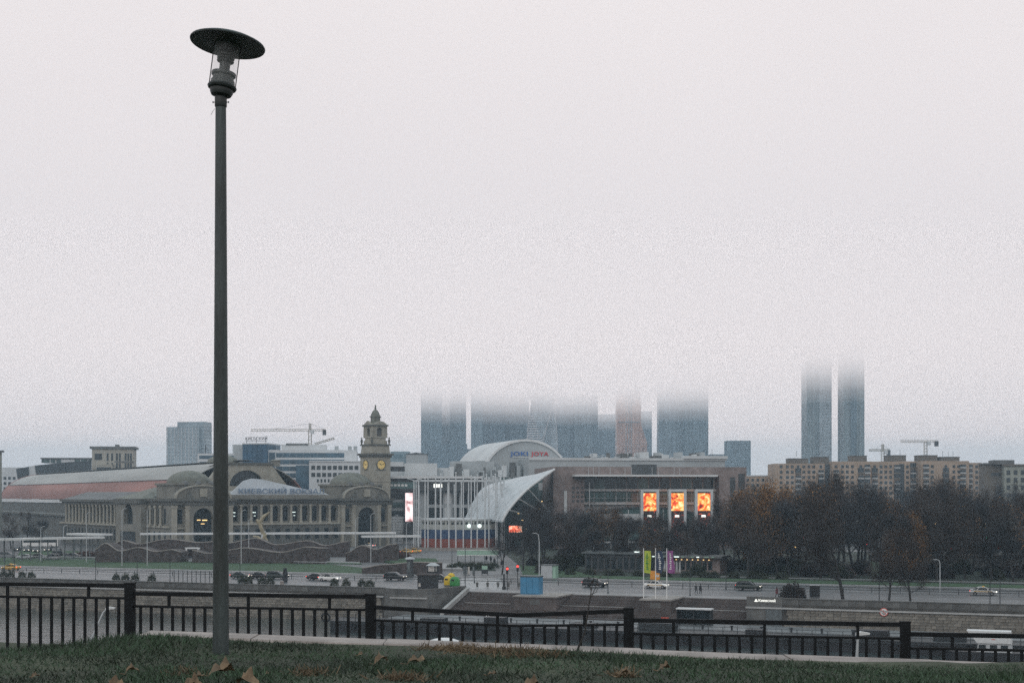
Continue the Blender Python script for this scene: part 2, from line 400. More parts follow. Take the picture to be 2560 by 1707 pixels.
bed('corner_lawn', [(S_(1290, 284), 288), (S_(1345, 284), 284.5), (S_(1480, 288), 290), (S_(1400, 330), 330), (S_(1300, 330), 330)], 'lawn')
bed('park_lawn', [(S_(1480, 284), 284.2), (330, 284.2), (330, 294), (S_(1480, 294), 294)], 'lawn')
bed('park_ground', [(S_(1300, 331), 331), (S_(1480, 297), 297), (360, 297), (420, 470), (S_(1240, 450), 450)], 'lawn_dark', .10)
struct('park_path', MB().quad((S_(1700, 300), 299.5, .12), (300, 299.5, .12), (300, 303, .12), (S_(1700, 303), 303, .12)), 'pavement', RE)
struct('car_park', MB().quad((X_(-250, 376), 376, .022), (X_(330, 376), 376, .022), (X_(330, 560), 560, .022), (X_(-250, 560), 560, .022)), 'car_park_asphalt')
# near bank: hill with the grass the camera stands on, street below it, quay
def wallz(X): return 16.003 - .0172 * X
def wy(X): return 13.0 - .19 * X                     # near edge of the low stone wall
def fy(X): return 19.0 - .19 * X                     # fence line
def hill(X, Y):
    base = 16.22 - (Y - 8.5) * .046 if Y > 8.5 else 16.22 - (8.5 - Y) * .05
    base = max(base, 15.5)
    base += .035 * math.sin(X * 1.3 + .5) * math.cos(Y * 1.1)
    if X > .2: base -= min(.075, (X - .2) * .05) * min(1, max(0, (Y - 8) / 4))
    base += .10 * math.exp(-((X + 3.35) / .75) ** 2 - ((Y - 13.3) / .9) ** 2)
    ed = wy(X) + .25 if X > -3.55 else 13.9 + (X + 3.55) * 1.9
    if Y > ed: base -= (Y - ed) * (1.7 if X < -3.55 else 2.2)
    fl = 14.95 - .035 * X
    if Y < 21.3: return max(base, fl)
    d = Y - 21.3; return max(fl - d * .5, 0.0)
xs = [-260, -120, -60, -30, -18, -12] + [-9 + .25 * k for k in range(73)] + [12, 18, 30, 60, 120, 260]
ys = [-60, -20, -6, 0, 3, 5, 6.5] + [7.5 + .2 * k for k in range(46)] + [17.5, 19, 20.3, 21.3, 23, 26, 30, 36, 42, 48, 54, 56]
hm = MB(); hm.v = [(x, y, hill(x, y)) for y in ys for x in xs]; nx = len(xs)
hm.f = [(j * nx + i, j * nx + i + 1, (j + 1) * nx + i + 1, (j + 1) * nx + i) for j in range(len(ys) - 1) for i in range(nx - 1)]
struct('near_hill', hm, 'grass_soil', smooth=True)
struct('near_street', MB().prism([(-260, 55.5), (125, 55.5), (-260, 208)], -6, -.02, 'z'), 'asphalt')
# foreground grass: uncountable blades on the crest
n = 95000
gx = RNG.uniform(-6.2, 5.6, n); gy = 7.6 + RNG.uniform(0, 1, n) ** .9 * 7.2
ed = np.where(gx > -3.55, 13.0 - .19 * gx, 14.4 + (gx + 3.55) * 1.9)
patch = np.exp(-((gx + .35) / 1.1) ** 2 - ((gy - 12.55) / .42) ** 2) + .9 * np.exp(-((gx - .6) / .8) ** 2 - ((gy - 12.3) / .35) ** 2)
nz_ = np.sin(gx * 3.1 + 1.3 * np.sin(gy * 2.3)) * np.cos(gy * 3.7 + gx)
keep = (gy < ed - .02 - np.where(gx > .1, .10 * np.clip(gx - .1, 0, 1), 0)) & (RNG.uniform(0, 1, n) > patch * .93) & (RNG.uniform(-1.6, 1, n) < nz_ + .75)
gx, gy = gx[keep], gy[keep]; n = len(gx)
gz = np.array([hill(a, b) for a, b in zip(gx, gy)])
P = np.stack([gx, gy, gz - .01], 1); D = np.stack([RNG.normal(0, .55, n), RNG.normal(0, .55, n), np.ones(n)], 1)
D /= np.linalg.norm(D, axis=1)[:, None]
hgt = RNG.uniform(.035, .095, n) * (1 + .5 * np.clip(np.sin(gx * 2.2) * np.sin(gy * 1.7 + gx), -.5, 1))
tuft = np.exp(-((gx + 3.2) / .6) ** 2 - ((gy - 13.1) / .5) ** 2); hgt *= (1 + .5 * tuft) * .78 * np.clip(.45 + (ed[keep] - gy) * .9, .45, 1)
S = np.cross(D, RNG.normal(size=(n, 3))); S /= np.linalg.norm(S, axis=1)[:, None]
wd = RNG.uniform(.004, .008, n)[:, None]
tip = P + D * hgt[:, None] + np.stack([RNG.normal(0, .02, n), RNG.normal(0, .02, n), np.zeros(n)], 1)
V = np.stack([P - S * wd, P + S * wd, tip], 1)
o = inst('grass', np_mesh('grass', V, 3, 'grass_blade')); tag(o, 'short dark green grass on the crest in the foreground', 'grass', kind='stuff')
# dry bleached tufts
Vs = []
for px_, py_, r in ((45, 1672, .16), (1135, 1622, .28), (1240, 1630, .3), (775, 1690, .12), (1330, 1640, .25), (470, 1690, .12), (1010, 1700, .14), (1560, 1690, .08)):
    Yg = 13.
    for _ in range(6): Yg = (H - hill(X_(px_, Yg), Yg)) * F / (py_ - HOR)
    c = (X_(px_, Yg), min(Yg, wy(X_(px_, Yg)) - .1)); k = int(420 * r / .2)
    q = np.stack([c[0] + RNG.normal(0, r * .55, k), c[1] + RNG.normal(0, r * .5, k)], 1)
    q = q[q[:, 1] < 13.0 - .19 * q[:, 0] - .05]; k = len(q)
    z = np.array([hill(a, b) for a, b in q]); P = np.stack([q[:, 0], q[:, 1], z], 1)
    D = np.stack([RNG.normal(0, 1, k), RNG.normal(0, 1, k), RNG.uniform(.2, 1.2, k)], 1); D /= np.linalg.norm(D, axis=1)[:, None]
    Vs.append(slivers(P, D, RNG.uniform(.03, .09, k), RNG.uniform(.004, .010, k)))
o = inst('dry_grass', np_mesh('dry_grass', np.concatenate(Vs), 4, 'dry_grass')); tag(o, 'withered tan grass and leaf litter in the foreground turf', 'dry grass', kind='stuff')
# fallen leaves one can pick out
def leaf_mesh(seed, L):
    r = random.Random(seed); b = MB(); k = 9; top = []; 
    for i in range(k + 1):
        u = i / k; wv = math.sin(math.pi * min(1, u * 1.02)) ** .8 * .30 * (1 + .35 * math.sin(u * 17 + seed)); top.append((u, wv))
    cr_ = r.uniform(.12, .42)
    zz = lambda u, v: L * (cr_ * math.sin(math.pi * u) + 1.1 * abs(v) ** 1.3 * (1 + .5 * math.sin(7 * u + seed)) + .06 * math.sin(9 * u))
    for i in range(k):
        (u0, a0), (u1, a1) = top[i], top[i + 1]
        for sg in (-1, 1):
            b.quad((L * u0, 0, zz(u0, 0)), (L * u1, 0, zz(u1, 0)), (L * u1, sg * L * a1, zz(u1, a1)), (L * u0, sg * L * a0, zz(u0, a0)))
    b.tube([(-.35 * L, 0, .01), (0, 0, zz(0, 0))], .004, 4)
    return b.mesh('leaf_blade', 'fallen_leaf')
lv = [(935, 1648, .17, 50), (1018, 1648, .20, 20), (893, 1628, .07, 40), (520, 1676, .24, 28), (455, 1702, .16, 10), (595, 1699, .20, -25), (312, 1672, .13, 25), (78, 1680, .10, 80),
      (1218, 1675, .09, 20), (1305, 1703, .15, 15), (1645, 1664, .13, 5), (1550, 1672, .10, 0), (665, 1673, .06, 80), (270, 1700, .16, -20), (480, 1683, .13, 60), (1655, 1660, .08, 100)]
for i, (px_, py_, L, a) in enumerate(lv):
    Yg = 12.
    for _ in range(8): Yg = (H - .06 - hill(X_(px_, Yg), Yg)) * F / (py_ - HOR)
    Xg = X_(px_, Yg); L *= .8; t = thing('fallen_leaf', 'curled tan autumn leaf lying on the foreground grass', 'leaf', (Xg, Yg, hill(Xg, Yg) + .025), math.radians(a), 'fallen leaves on the grass')
    inst('leaf_blade', leaf_mesh(i, L), t, rot=(math.radians(random.uniform(10, 50)), 0, 0))
# low stone wall: coping slabs with joints, on a footing
t = thing('stone_kerb_wall', 'low pinkish stone kerb wall between the grass and the black fence', 'wall', (0, 13, 15.4))
X0 = -3.6; k = 0
while X0 < 7.5:
    X1 = X0 + 1.18 + (.1 if k % 3 else -.06); b = MB(); g = .006
    a0, a1 = X0 + g, X1 - g
    def pt(X, dy, z): return (X, wy(X) + dy - 13, z - 15.4)
    j = random.uniform(-.008, .008); za, zb = wallz(a0) + j, wallz(a1) + j + random.uniform(-.004, .004)
    b.v = [pt(a0, .012, za - .03), pt(a1, .012, zb - .03), pt(a1, .47, zb), pt(a0, .47, za), pt(a0, .03, za), pt(a1, .03, zb), pt(a0, .012, za - .16), pt(a1, .012, zb - .16), pt(a0, .47, za - .16), pt(a1, .47, zb - .16)]
    b.f = [(4, 5, 2, 3), (0, 1, 5, 4), (6, 7, 1, 0), (3, 2, 9, 8), (0, 4, 3, 8, 6), (1, 7, 9, 2, 5), (6, 8, 9, 7)]
    b.build('coping_slab', 'kerb_stone', t); X0 = X1; k += 1
b = MB(); b.v = [(x, wy(x) - 13 + d, wallz(x) - 15.4 + z) for z in (-.17, -1.2) for x, d in ((-3.55, .06), (7.5, .06), (7.5, .43), (-3.55, .43))]
b.f = [(0, 1, 2, 3), (7, 6, 5, 4), (0, 4, 5, 1), (1, 5, 6, 2), (2, 6, 7, 3), (3, 7, 4, 0)]
b.build('footing', 'kerb_stone', t)
# iron fence, stepped sections
t = thing('iron_fence', 'black iron fence stepping down behind the stone kerb wall', 'fence', (0, 19, 14.9))
PX = [-277, 325, 927, 1572, 2263, 2990]; TOPZ = [16.17, 16.06, 15.92, 15.80, 15.68]
def fp(x):
    k = (x - 1280) / F; Y = 19 / (1 + .19 * k); return Vector((k * Y, Y, 0))
AF = math.atan2(-.19, 1)
post = MB().box(-.064, .064, -.05, .05, -1.18, 0).box(-.07, .07, -.056, .056, 0, .012).mesh('post', 'fence_paint')
bal = MB().box(-.019, .019, -.012, .012, -.86, 0).mesh('baluster', 'fence_paint')
spc = MB().box(-.019, .019, -.014, .014, -.17, 0).mesh('spacer', 'fence_paint')
off = Vector((0, 19, 14.9))
for i in range(6):
    p = fp(PX[i]); z = TOPZ[max(0, i - 1)]
    inst('post', post, t, Vector((p.x, p.y, z + .004)) - off, AF)
for i in range(5):
    a, bb = fp(PX[i]), fp(PX[i + 1]); z = TOPZ[i]; d = bb - a; ln = d.length; u = d / ln
    sag = (lambda f: 0) if i != 2 else (lambda f: -.078 * max(0, 1 - abs(f - .58) / .58 if f < .58 else 1 - (f - .58) / .42))
    for nm, dz0, dz1 in (('top_rail', -.055, 0), ('lower_rail', -.222, -.190), ('foot_rail', -1.08, -1.05)):
        mb = MB(); N = 12
        f0, f1 = .0188, 1 - .0188
        for q in range(N):
            fa, fb = f0 + (f1 - f0) * q / N, f0 + (f1 - f0) * (q + 1) / N
            ks = 1 if nm == 'top_rail' else (.55 if nm == 'lower_rail' else 0)
            za, zb = sag(fa) * ks, sag(fb) * ks
            ww = .03 if nm == 'top_rail' else .018
            i0 = len(mb.v)
            for f_, zz in ((fa, za), (fb, zb)):
                for dy, dz in ((-ww, dz0), (ww, dz0), (ww, dz1), (-ww, dz1)): mb.v.append((f_ * ln, dy, dz + zz))
            mb.f += [(i0, i0 + 4, i0 + 7, i0 + 3), (i0 + 3, i0 + 7, i0 + 6, i0 + 2), (i0 + 2, i0 + 6, i0 + 5, i0 + 1), (i0 + 1, i0 + 5, i0 + 4, i0)]
        o = mb.build(nm, 'fence_paint', t, loc=Vector((a.x, a.y, z)) - off, rz=math.atan2(u.y, u.x))
    for f_ in (1 / 6, .5, 5 / 6):
        inst('spacer', spc, t, Vector((a.x, a.y, z - .045 + sag(f_) * .6)) + u * (f_ * ln) - off, AF)
    nb = 22
    for q in range(1, nb):
        f_ = q / nb; 
        inst('baluster', bal, t, Vector((a.x, a.y, z - .212 + sag(f_) * .5)) + u * (f_ * ln) - off, AF + random.uniform(-.05, .05))
# park lamp in the grass
YL = 12.2; XL = X_(552, YL); zb = hill(XL, YL); sc = F / YL
t = thing('park_lamp', 'tall dark green park lamp post with a broad tilted disc hood, in the grass', 'lamp', (XL, YL, zb))
ztop = Z_(240, YL) - zb
MB().tube([(0, 0, -.3), (0, 0, .25), (0, 0, 1.6), (0, 0, 3.2), (0, 0, ztop)], [.0700, .0690, .0630, .0540, .0450], 20).build('pole', 'lamp_paint', t, True)
MB().lathe([(.046, ztop - .10), (.052, ztop - .09), (.052, ztop - .02), (.046, ztop)], 20).build('collar', 'lamp_dark', t, True)
for sg in (-1, 1):
    MB().tube([(sg * .04, 0, ztop - .055), (sg * .062, 0, ztop - .055), (sg * .064, 0, ztop - .055), (sg * .070, 0, ztop - .055)], [.004, .004, .009, .009], 8).build('bolt', 'lamp_dark', t)
MB().tube([(-.05, 0, ztop - .11), (-.068, -.005, ztop - .135), (-.085, 0, ztop - .165)], .0016, 5).build('loose_wire', 'lamp_dark', t)
hd = bpy.data.objects.new('lamp_head', None); C.objects.link(hd); hd.parent = t; hd.location = (0, 0, ztop - .01); hd.rotation_euler = (math.radians(-4), math.radians(6.5), 0); hd.scale = (1, 1, 1.14); hd.empty_display_size = .2
HS = .88
def hp(mb, nm, mt, sm=True): return mb.build(nm, mt, hd, sm)
hp(MB().lathe([(.048, 0), (.085, .012), (.098, .035), (.098, .055), (.118, .062), (.125, .075), (.118, .088), (.104, .093), (.100, .125), (0, .125)], 28), 'base_ring', 'lamp_dark')
hp(MB().lathe([(.106, .09), (.106, .40), (.109, .40), (.109, .09)], 32), 'glass_cylinder', 'lamp_glass')
hp(MB().lathe([(.09, .125), (.09, .155), (.104, .165), (.104, .185), (.075, .19), (.045, .19), (.045, .275), (.07, .27), (.074, .278), (.045, .29), (.072, .292), (.076, .30), (.045, .312), (.074, .315), (.078, .323), (.05, .34), (.08, .345), (.08, .40), (0, .40)], 24), 'reflector_core', 'lamp_inner')
for k in range(2):
    a = math.radians(180 * k + 6); hp(MB().tube([(.112 * math.cos(a), .112 * math.sin(a), .06), (.112 * math.cos(a), .112 * math.sin(a), .41)], .0045, 6), 'rod', 'lamp_dark', False)
hp(MB().lathe([(0, .395), (.11, .395), (.125, .402), (.30, .405), (.318, .402), (.322, .410), (.316, .418), (.26, .440), (.17, .462), (.09, .475), (.085, .488), (.05, .494), (0, .496)], 40), 'hood', 'lamp_paint')
# dry sapling in front of the fence
Y0 = 12.7; bx = X_(1440, Y0); bz = hill(bx, Y0)
t = thing('dry_sapling', 'thin bare dead sapling leaning up from the grass before the fence', 'sapling', (bx, Y0, bz))
def sp_(px_, py_): return (X_(px_, Y0) - bx, 0, Z_(py_, Y0) - bz)
MB().tube([sp_(1440, 1632), sp_(1462, 1580), sp_(1470, 1530), sp_(1478, 1475), sp_(1485, 1440)], [.011, .008, .006, .004, .002], 6).build('stem', 'bark', t)
for pts in ([(1474, 1500), (1488, 1470), (1492, 1445)], [(1478, 1475), (1470, 1450), (1473, 1432)], [(1476, 1485), (1490, 1480), (1498, 1462)]):
    MB().tube([sp_(*q) for q in pts], [.004, .003, .0015], 5).build('twig', 'bark', t)
b = MB()
for k in range(9):
    q = Vector(sp_(random.uniform(1470, 1500), random.uniform(1425, 1462))); a = random.uniform(0, 6.3); d = Vector((math.cos(a), random.uniform(-.5, .5), math.sin(a))) * .014; e = Vector((-d.z, .3 * d.x, d.x)) * .4
    b.quad(q, q + d + e, q + d * 2, q + d - e)
b.build('withered_leaves', 'twig_brown', t)
for px_, py_, qx, qy in ((1868, 1640, 1880, 1622), (1885, 1640, 1876, 1618)):
    pass
# street lamps of the near bank: only their heads rise above the crest
def near_lamp(label, headpx, Y, basepx, dish, group=None):
    hx, hy = headpx; zt = Z_(hy, Y); xh = X_(hx, Y); xb = X_(basepx, Y)
    t = thing('street_lamp', label, 'lamp', (xb, Y, 0))
    MB().tube([(0, 0, 0), (0, 0, zt * .62), ((xh - xb) * .35, 0, zt * .84), ((xh - xb) * .85, 0, zt * .985), (xh - xb, 0, zt)], [.11, .09, .07, .05, .04], 10).build('pole', 'pale_steel', t, True)
    if dish:
        MB().lathe([(0, .10), (.18, .085), (.34, .05), (.48, .0), (.46, -.015), (0, -.03)], 28, (xh - xb, 0, zt)).build('dish_hood', 'white_paint', t, True)
    else:
        sg = 1 if xh > xb else -1; x = xh - xb
        MB().prism([(x - .1 * sg, zt - .03), (x + .42 * sg, zt + .02), (x + .45 * sg, zt + .08), (x + .1 * sg, zt + .14), (x - .08 * sg, zt + .08)], -.14, .14).build('lamp_head', 'white_paint', t)
near_lamp('pale street lamp with slanting arm rising behind the fence beside its thickest post', (268, 1522), 80, 205, False)
near_lamp('white street lamp with a flat head rising close behind the kerb and fence', (2146, 1586), 58, 2136, False)
near_lamp('street lamp seen only as a wide white dish hood just above the kerb wall', (1110, 1601), 45, 1122, True)
# ================================================================== FAR EMBANKMENT
stone = MB().box(-.5, .5, 0, .12, -.5, .5, None).mesh('stone', 'stone_block')
def quay_wall(label, s0, s1, budget, from_right):
    t = thing('embankment_wall', label, 'wall', E_((s0 + s1) / 2, TW), RE); c = (s0 + s1) / 2
    MB().box(s0 - c, s1 - c, .10, 10.3, -6, .06).build('backing', 'wall_mortar', t)
    MB().box(s0 - c, s1 - c, -.22, .5, -.62, -.36).build('ledge', 'granite_light', t)
    pv0, pv1 = max(s0, S_(-150, TW)), min(s1, S_(2750, TW)); npb = int((pv1 - pv0) / 2.6); wb = (pv1 - pv0) / npb
    pb = MB().box(.02, wb - .02, .15, .65, .06, 1.0).box(.008, wb - .008, .05, .75, 1.0, 1.14).mesh('parapet_block', 'granite')
    for k in range(npb): inst('parapet_block', pb, t, (pv0 - c + wb * k, random.uniform(-.015, .015), random.uniform(-.01, .01)))
    v0, v1 = max(s0, S_(-60, TW)), min(s1, S_(2660, TW))
    st = []; h = .46; r = random.Random(3)
    for row in range(10):
        z = -.66 - h * (row + .5); x = v0 - r.uniform(0, 1)
        while x < v1:
            L = r.uniform(.72, 1.25); st.append((x + L / 2 - c, z, L)); x += L
    st.sort(key=lambda q: (-q[0] if from_right else q[0]))
    st = [q for q in st if s0 - c + .6 < q[0] < s1 - c - .6]
    near = [q for q in st if q[1] > -3.9][:budget] if budget else []
    ns = set(near)
    for x, z, L in near: inst('stone', stone, t, (x, r.uniform(.0, .05), z), scale=(L - .045, 1, h - .045))
    b = MB()
    for q in st:
        if q in ns: continue
        x, z, L = q; y = r.uniform(0, .05); b.box(x - L / 2 + .022, x + L / 2 - .022, y, y + .12, z - h / 2 + .022, z + h / 2 - .022)
    o = b.build('stone_courses', 'stone_block', t); o['kind'] = 'stuff'
    return t
WR = quay_wall('rough stone embankment wall to the right of the stairs with a round sign', S_(1955, TW), 620, 300, False)
WL = quay_wall('long rough stone embankment wall to the left of the stairs', -700, S_(960, TW), 300, True)
# smooth granite ends of the walls: left one is a corner bastion
t = thing('granite_bastion', 'dark granite corner bastion of the embankment at the left of the stairs', 'wall', E_(S_(1040, TW), TW), RE); c = S_(1040, TW)
aL = S_(960, TW) - c; bL = S_(1140, 240) - c
MB().prism([(aL, 0), (aL + 2.2, -1.5), (aL + 6.5, -1.5), (S_(1075, TW) - c, -1.0), (S_(1100, 229) - c, 2.0), (sL - c, 10.3), (aL, 10.3)], -6, .08, 'z').build('backing', 'granite', t)
MB().prism([(aL + 2.0, -1.72), (aL + 6.7, -1.72), (S_(1075, TW) - c, -1.25), (S_(1075, TW) - c, -1.0), (aL + 6.5, -1.5), (aL + 2.2, -1.5)], -.62, -.36, 'z').build('ledge', 'granite_light', t)
MB().prism([(aL, 0), (aL + 2.2, -1.45), (aL + 6.5, -1.45), (S_(1075, TW) - c, -.95), (S_(1100, 229) - c, 2.05), (sL - c - .1, 10.3), (sL - c - .8, 10.3), (S_(1094, 229) - c, 2.5), (S_(1070, TW) - c, -.2), (aL + 6.4, -.8), (aL + 2.3, -.8), (aL, .7)], .08, 1.1, 'z').build('parapet', 'granite', t)
t = thing('granite_pier', 'smooth granite wall end at the right of the stairs below a lit pier sign', 'wall', E_(S_(1912, TW), TW), RE); c = S_(1912, TW)
a_, b_ = sR - c, S_(1955, TW) - c
MB().box(a_, b_, 0, 10.3, -6, .06).build('backing', 'granite', t)
MB().box(a_ - .1, b_, -.22, .4, -.62, -.36).build('ledge', 'granite_light', t)
MB().box(a_, b_, .15, .65, .06, 1.25).build('parapet', 'granite', t)
MB().box(b_ - 2.6, b_ - .05, -.04, .1, -3.6, -.7).build('steel_door', 'rail_steel', t)
o = inst('pier_sign', text_mesh('Киевский', .60, .03, 'sign_lit'), None, E_(S_(1917, TW), TW + .10, .48), rot=(UPR, 0, RE)); tag(o, 'lit white lettering reading Киевский on the granite parapet', 'sign')
t = thing('boat_emblem', 'small lit white boat emblem beside the lettering on the granite parapet', 'sign', E_(S_(1890, TW), TW + .10, .46), RE)
for k in range(3): MB().box(-.28 + k * .08, .28 - k * .10, -.02, .1, k * .15, k * .15 + .10).build('bar', 'sign_lit', t)
# stairs
NST = 22; t0, t1 = 226.2, 237.2; zb = -3.3
c = (sL + sR) / 2
ST = thing('grand_stairs', 'wide flight of dark brown granite steps from the road down to the quay', 'stairs', E_(c, 226), RE)
dz = (-.0 - zb) / NST; dt = (t1 - t0) / NST
step = MB().box(sL - c, sR - c, .09, dt + .14, -.6, -.045).box(sL - c, sR - c, 0, dt + .12, -.045, 0).mesh('step', 'stair_stone')
for k in range(NST):
    inst('step', step, ST, (0, t0 - 226 + dt * k, zb + dz * (k + 1) - .001))
for zc, a, b in ((11, sL + 2, S_(1290, 232) - 1), (11, S_(1395, 232), S_(1600, 232) - 1), (11, S_(1690, 232), sR - .5)):
    MB().box(a - c, b - c, t0 - 226 + dt * 11 - .02, t0 - 226 + dt * 11 + .28, zb + dz * 12 - .02, zb + dz * 12 + .03).build('pale_nosing', 'granite_light', ST)
MB().prism([(0.0, .9), (-11.4, -2.5), (-11.4, -3.3), (0, .1)], sL - c - .1, sL - c + .55, 'x').build('stringer', 'granite_light', ST, loc=(0, 11.3, 0))
for i, (xa, xb, lab) in enumerate(((1285, 1390, 'granite plinth on the stairs carrying the blue booth'), (1602, 1676, 'granite plinth on the stairs carrying three banner poles'))):
    a, b = S_(xa, 229.5), S_(xb, 229.5); q = (a + b) / 2; hw = (b - a) / 2
    t = thing('stair_plinth', lab, 'plinth', E_(q, 229.5, -2.4), RE)
    MB().box(-hw, hw, 0, 9, -1.0, 2.35).build('block', 'stair_stone', t)
    MB().box(-hw - .2, hw + .2, -.25, 9.2, 2.35, 2.6).build('coping', 'coping', t)
    MB().box(-.9, .9, -.05, .1, 1.1, 2.0).build('plaque', 'granite', t)
# landing quay and pontoon
struct('landing', MB().box(S_(1000, 222), 400, 216.6, 226.2, -6, -3.3), 'deck', RE)
def railing(label, s0, s1, tt, z0, h, step_, cat='railing', name='quay_railing'):
    t = thing(name, label, cat, E_(s0, tt, z0), RE); L = s1 - s0
    MB().box(0, L, -.03, .03, h - .06, h).build('top_rail', 'rail_steel', t)
    MB().box(0, L, -.02, .02, h * .5, h * .5 + .04).build('mid_rail', 'rail_steel', t)
    p = MB().box(-.03, .03, -.03, .03, 0, h).mesh('post', 'rail_steel')
    for k in range(int(L / step_) + 1): inst('post', p, t, (k * step_, 0, 0))
    return t
railing('low steel railing along the landing quay under the stairs', S_(1400, 218), S_(1640, 218), 217.2, -3.3, 1.1, 2)
railing('low steel railing on the landing quay below the rough stone wall', S_(1690, 218), S_(2080, 218), 217.2, -3.3, 1.1, 2)
a, b = S_(806, 210), S_(2720, 210); c = (a + b) / 2
PT = thing('landing_pontoon', 'long black floating pontoon with tyre fenders moored along the quay', 'pontoon', E_(c, 208, WATER), RE)
MB().prism([(a - c, 7.5), (a - c + 2.5, .2), (a - c + 4, 0), (b - c, 0), (b - c, 7.5)], -.6, 1.75, 'z').build('hull', 'hull', PT)
MB().box(a - c + 4, b - c, .15, 7.3, 1.75, 1.83).build('deck', 'dark_steel', PT)
MB().box(a - c + 3, b - c, -.12, .0, 1.35, 1.6).build('rubbing_strake', 'dark_steel', PT)
pp = MB().box(-.04, .04, -.04, .04, 1.83, 2.9).mesh('rail_post', 'dark_steel')
for k in range(int((b - a - 6) / 2.2)): inst('rail_post', pp, PT, (a - c + 5 + 2.2 * k, .3, 0))
for z in (2.3, 2.88): MB().box(a - c + 5, b - c, .27, .33, z, z + .06).build('rail', 'dark_steel', PT)
ty = MB(); 
for k in range(16):
    pass
prof = [(.34, -.12), (.5, -.14), (.56, 0), (.5, .14), (.34, .12), (.34, -.12)]
tyr = MB().lathe(prof, 18).mesh('tyre_fender', 'rubber')
for k in range(24): inst('tyre_fender', tyr, PT, (a - c + 7 + 5.1 * k, -.2, 1.15 + random.uniform(-.1, .1)), rot=(UPR, 0, 0))
inst('tyre_fender', tyr, PT, (a - c + 1.2, 1.0, 2.2), rot=(UPR, 0, .3), scale=1.5)
for k, q in enumerate((20, 31, 46, 58, 73, 90, 101)):   # deck boxes and winches
    w_ = random.uniform(1.2, 3.5); MB().box(-w_, w_, 2.2, 4.5, 1.83, 2.5 + .5 * (k % 2)).build('deck_locker', 'hull' if k % 3 else 'dark_steel', PT, loc=(a - c + q, 0, 0))
# bollards on the landing edge
bo = MB().lathe([(.16, 0), (.16, .5), (.24, .55), (.24, .7), (0, .75)], 12).mesh('post', 'hull')
for k in range(16):
    t = thing('mooring_bollard', 'stubby black mooring bollard on the edge of the landing quay', 'bollard', E_(S_(1150, 217) + 4.6 * k, 216.9, -3.3), RE, 'mooring bollards on the quay edge'); inst('post', bo, t)
# white deckhouse of a small boat against the pontoon
cx_ = S_(2488, 205); t = thing('river_boat', 'small boat with a white wheelhouse moored against the black pontoon', 'boat', E_(cx_, 204, WATER), RE)
MB().prism([(-6.5, 0), (-5.5, -1.6), (4.5, -1.6), (6, -1.2), (6, 1.2), (4.5, 1.6), (-5.5, 1.6)], -.4, 1.3, 'z').build('hull', 'hull', t)
hb = MB().box(-2.3, 2.3, -1.2, 1.2, 1.3, 2.5, (-2.1, 2.2, -1.1, 1.1)); hb.build('cabin', 'pale_steel', t)
MB().box(-2.2, 2.25, -1.25, 1.25, 2.5, 4.15, (-3.6, 2.1, -1.1, 1.1)).build('wheelhouse', 'white_paint', t)
for x in (-1.55, -.1, 1.3): MB().box(x - .45, x + .45, -1.22, -1.1, 1.5, 2.3).build('window', 'glass_dark', t)
MB().prism([(2.1, 2.6), (2.1, 4.1), (-3.3, 4.1), (-2.3, 2.6)], -1.26, -1.24).build('canvas_side', 'white_paint', t)
MB().box(-.35, .1, -1.275, -1.262, 3.0, 3.1).build('badge', 'sign_red', t)
# landing furniture
t = thing('quay_shelter', 'dark glazed shelter with a white flat roof on the landing by the stairs', 'shelter', E_(S_(1733, 222), 223, -3.3), RE)
MB().box(-2.9, 2.9, -.9, .9, 2.55, 2.75).build('roof', 'white_paint', t)
MB().box(-2.7, 2.7, -.05, .7, .1, 2.5).build('glazing', 'glass_dark', t)
for x in (-2.75, 0, 2.75): MB().box(x - .06, x + .06, -.85, .8, 0, 2.55).build('post', 'dark_steel', t)
t = thing('notice_panel', 'brick red notice panel fixed to the landing below the banner plinth', 'sign', E_(S_(1662, 219), 219, -3.3), RE)
MB().box(-.62, .62, 0, .08, .25, 1.5).build('board', 'red_board', t)
for x in (-.5, .5): MB().box(x - .04, x + .04, .08, .14, 0, 1.4).build('leg', 'dark_steel', t)
o = inst('berth_letter', text_mesh('В', 1.15, .04, 'sign_white'), None, E_(S_(1219, 218), 218, -3.2), rot=(UPR, 0, RE)); tag(o, 'white letter В standing on the landing quay', 'sign')
def round_sign(pos):
    t = thing('round_sign', 'round white no anchoring sign with red border on the stone wall', 'sign', pos, RE)
    MB().tube([(0, .0, 0), (0, -.06, 0)], .64, 28).build('disc', 'sign_red', t)
    MB().tube([(0, -.06, 0), (0, -.075, 0)], .53, 28).build('face', 'sign_white', t)
    a = MB().box(-.035, .035, -.095, -.077, -.36, .30).box(-.16, .16, -.095, -.077, .14, .19)
    for k in range(8):
        u0, u1 = math.radians(200 + 17.5 * k), math.radians(200 + 17.5 * (k + 1))
        a.quad(*[(r * math.cos(u), -.095, r * math.sin(u) - .02) for r, u in ((.26, u0), (.36, u0), (.36, u1), (.26, u1))])
    a.build('anchor', 'sign_black', t)
    MB().prism([(-.40, .34), (-.34, .40), (.40, -.34), (.34, -.40)], -.11, -.098).build('slash', 'sign_red', t)
round_sign(E_(S_(2210, TW), TW - .12, Z_(1529, TW / (NY + NX * (2210 - 1280) / F))))
# railing in the middle of the road
t = thing('road_barrier', 'thin dark metal barrier along the middle of the embankment road', 'barrier', E_(0, 262), RE)
for z in (.45, .85): MB().box(-330, 230, -.05, .05, z, z + .10).build('rail', 'dark_steel', t)
p = MB().box(-.05, .05, -.05, .05, 0, .95).mesh('post', 'dark_steel')
for k in range(112): inst('post', p, t, (-330 + 5 * k, 0, 0))
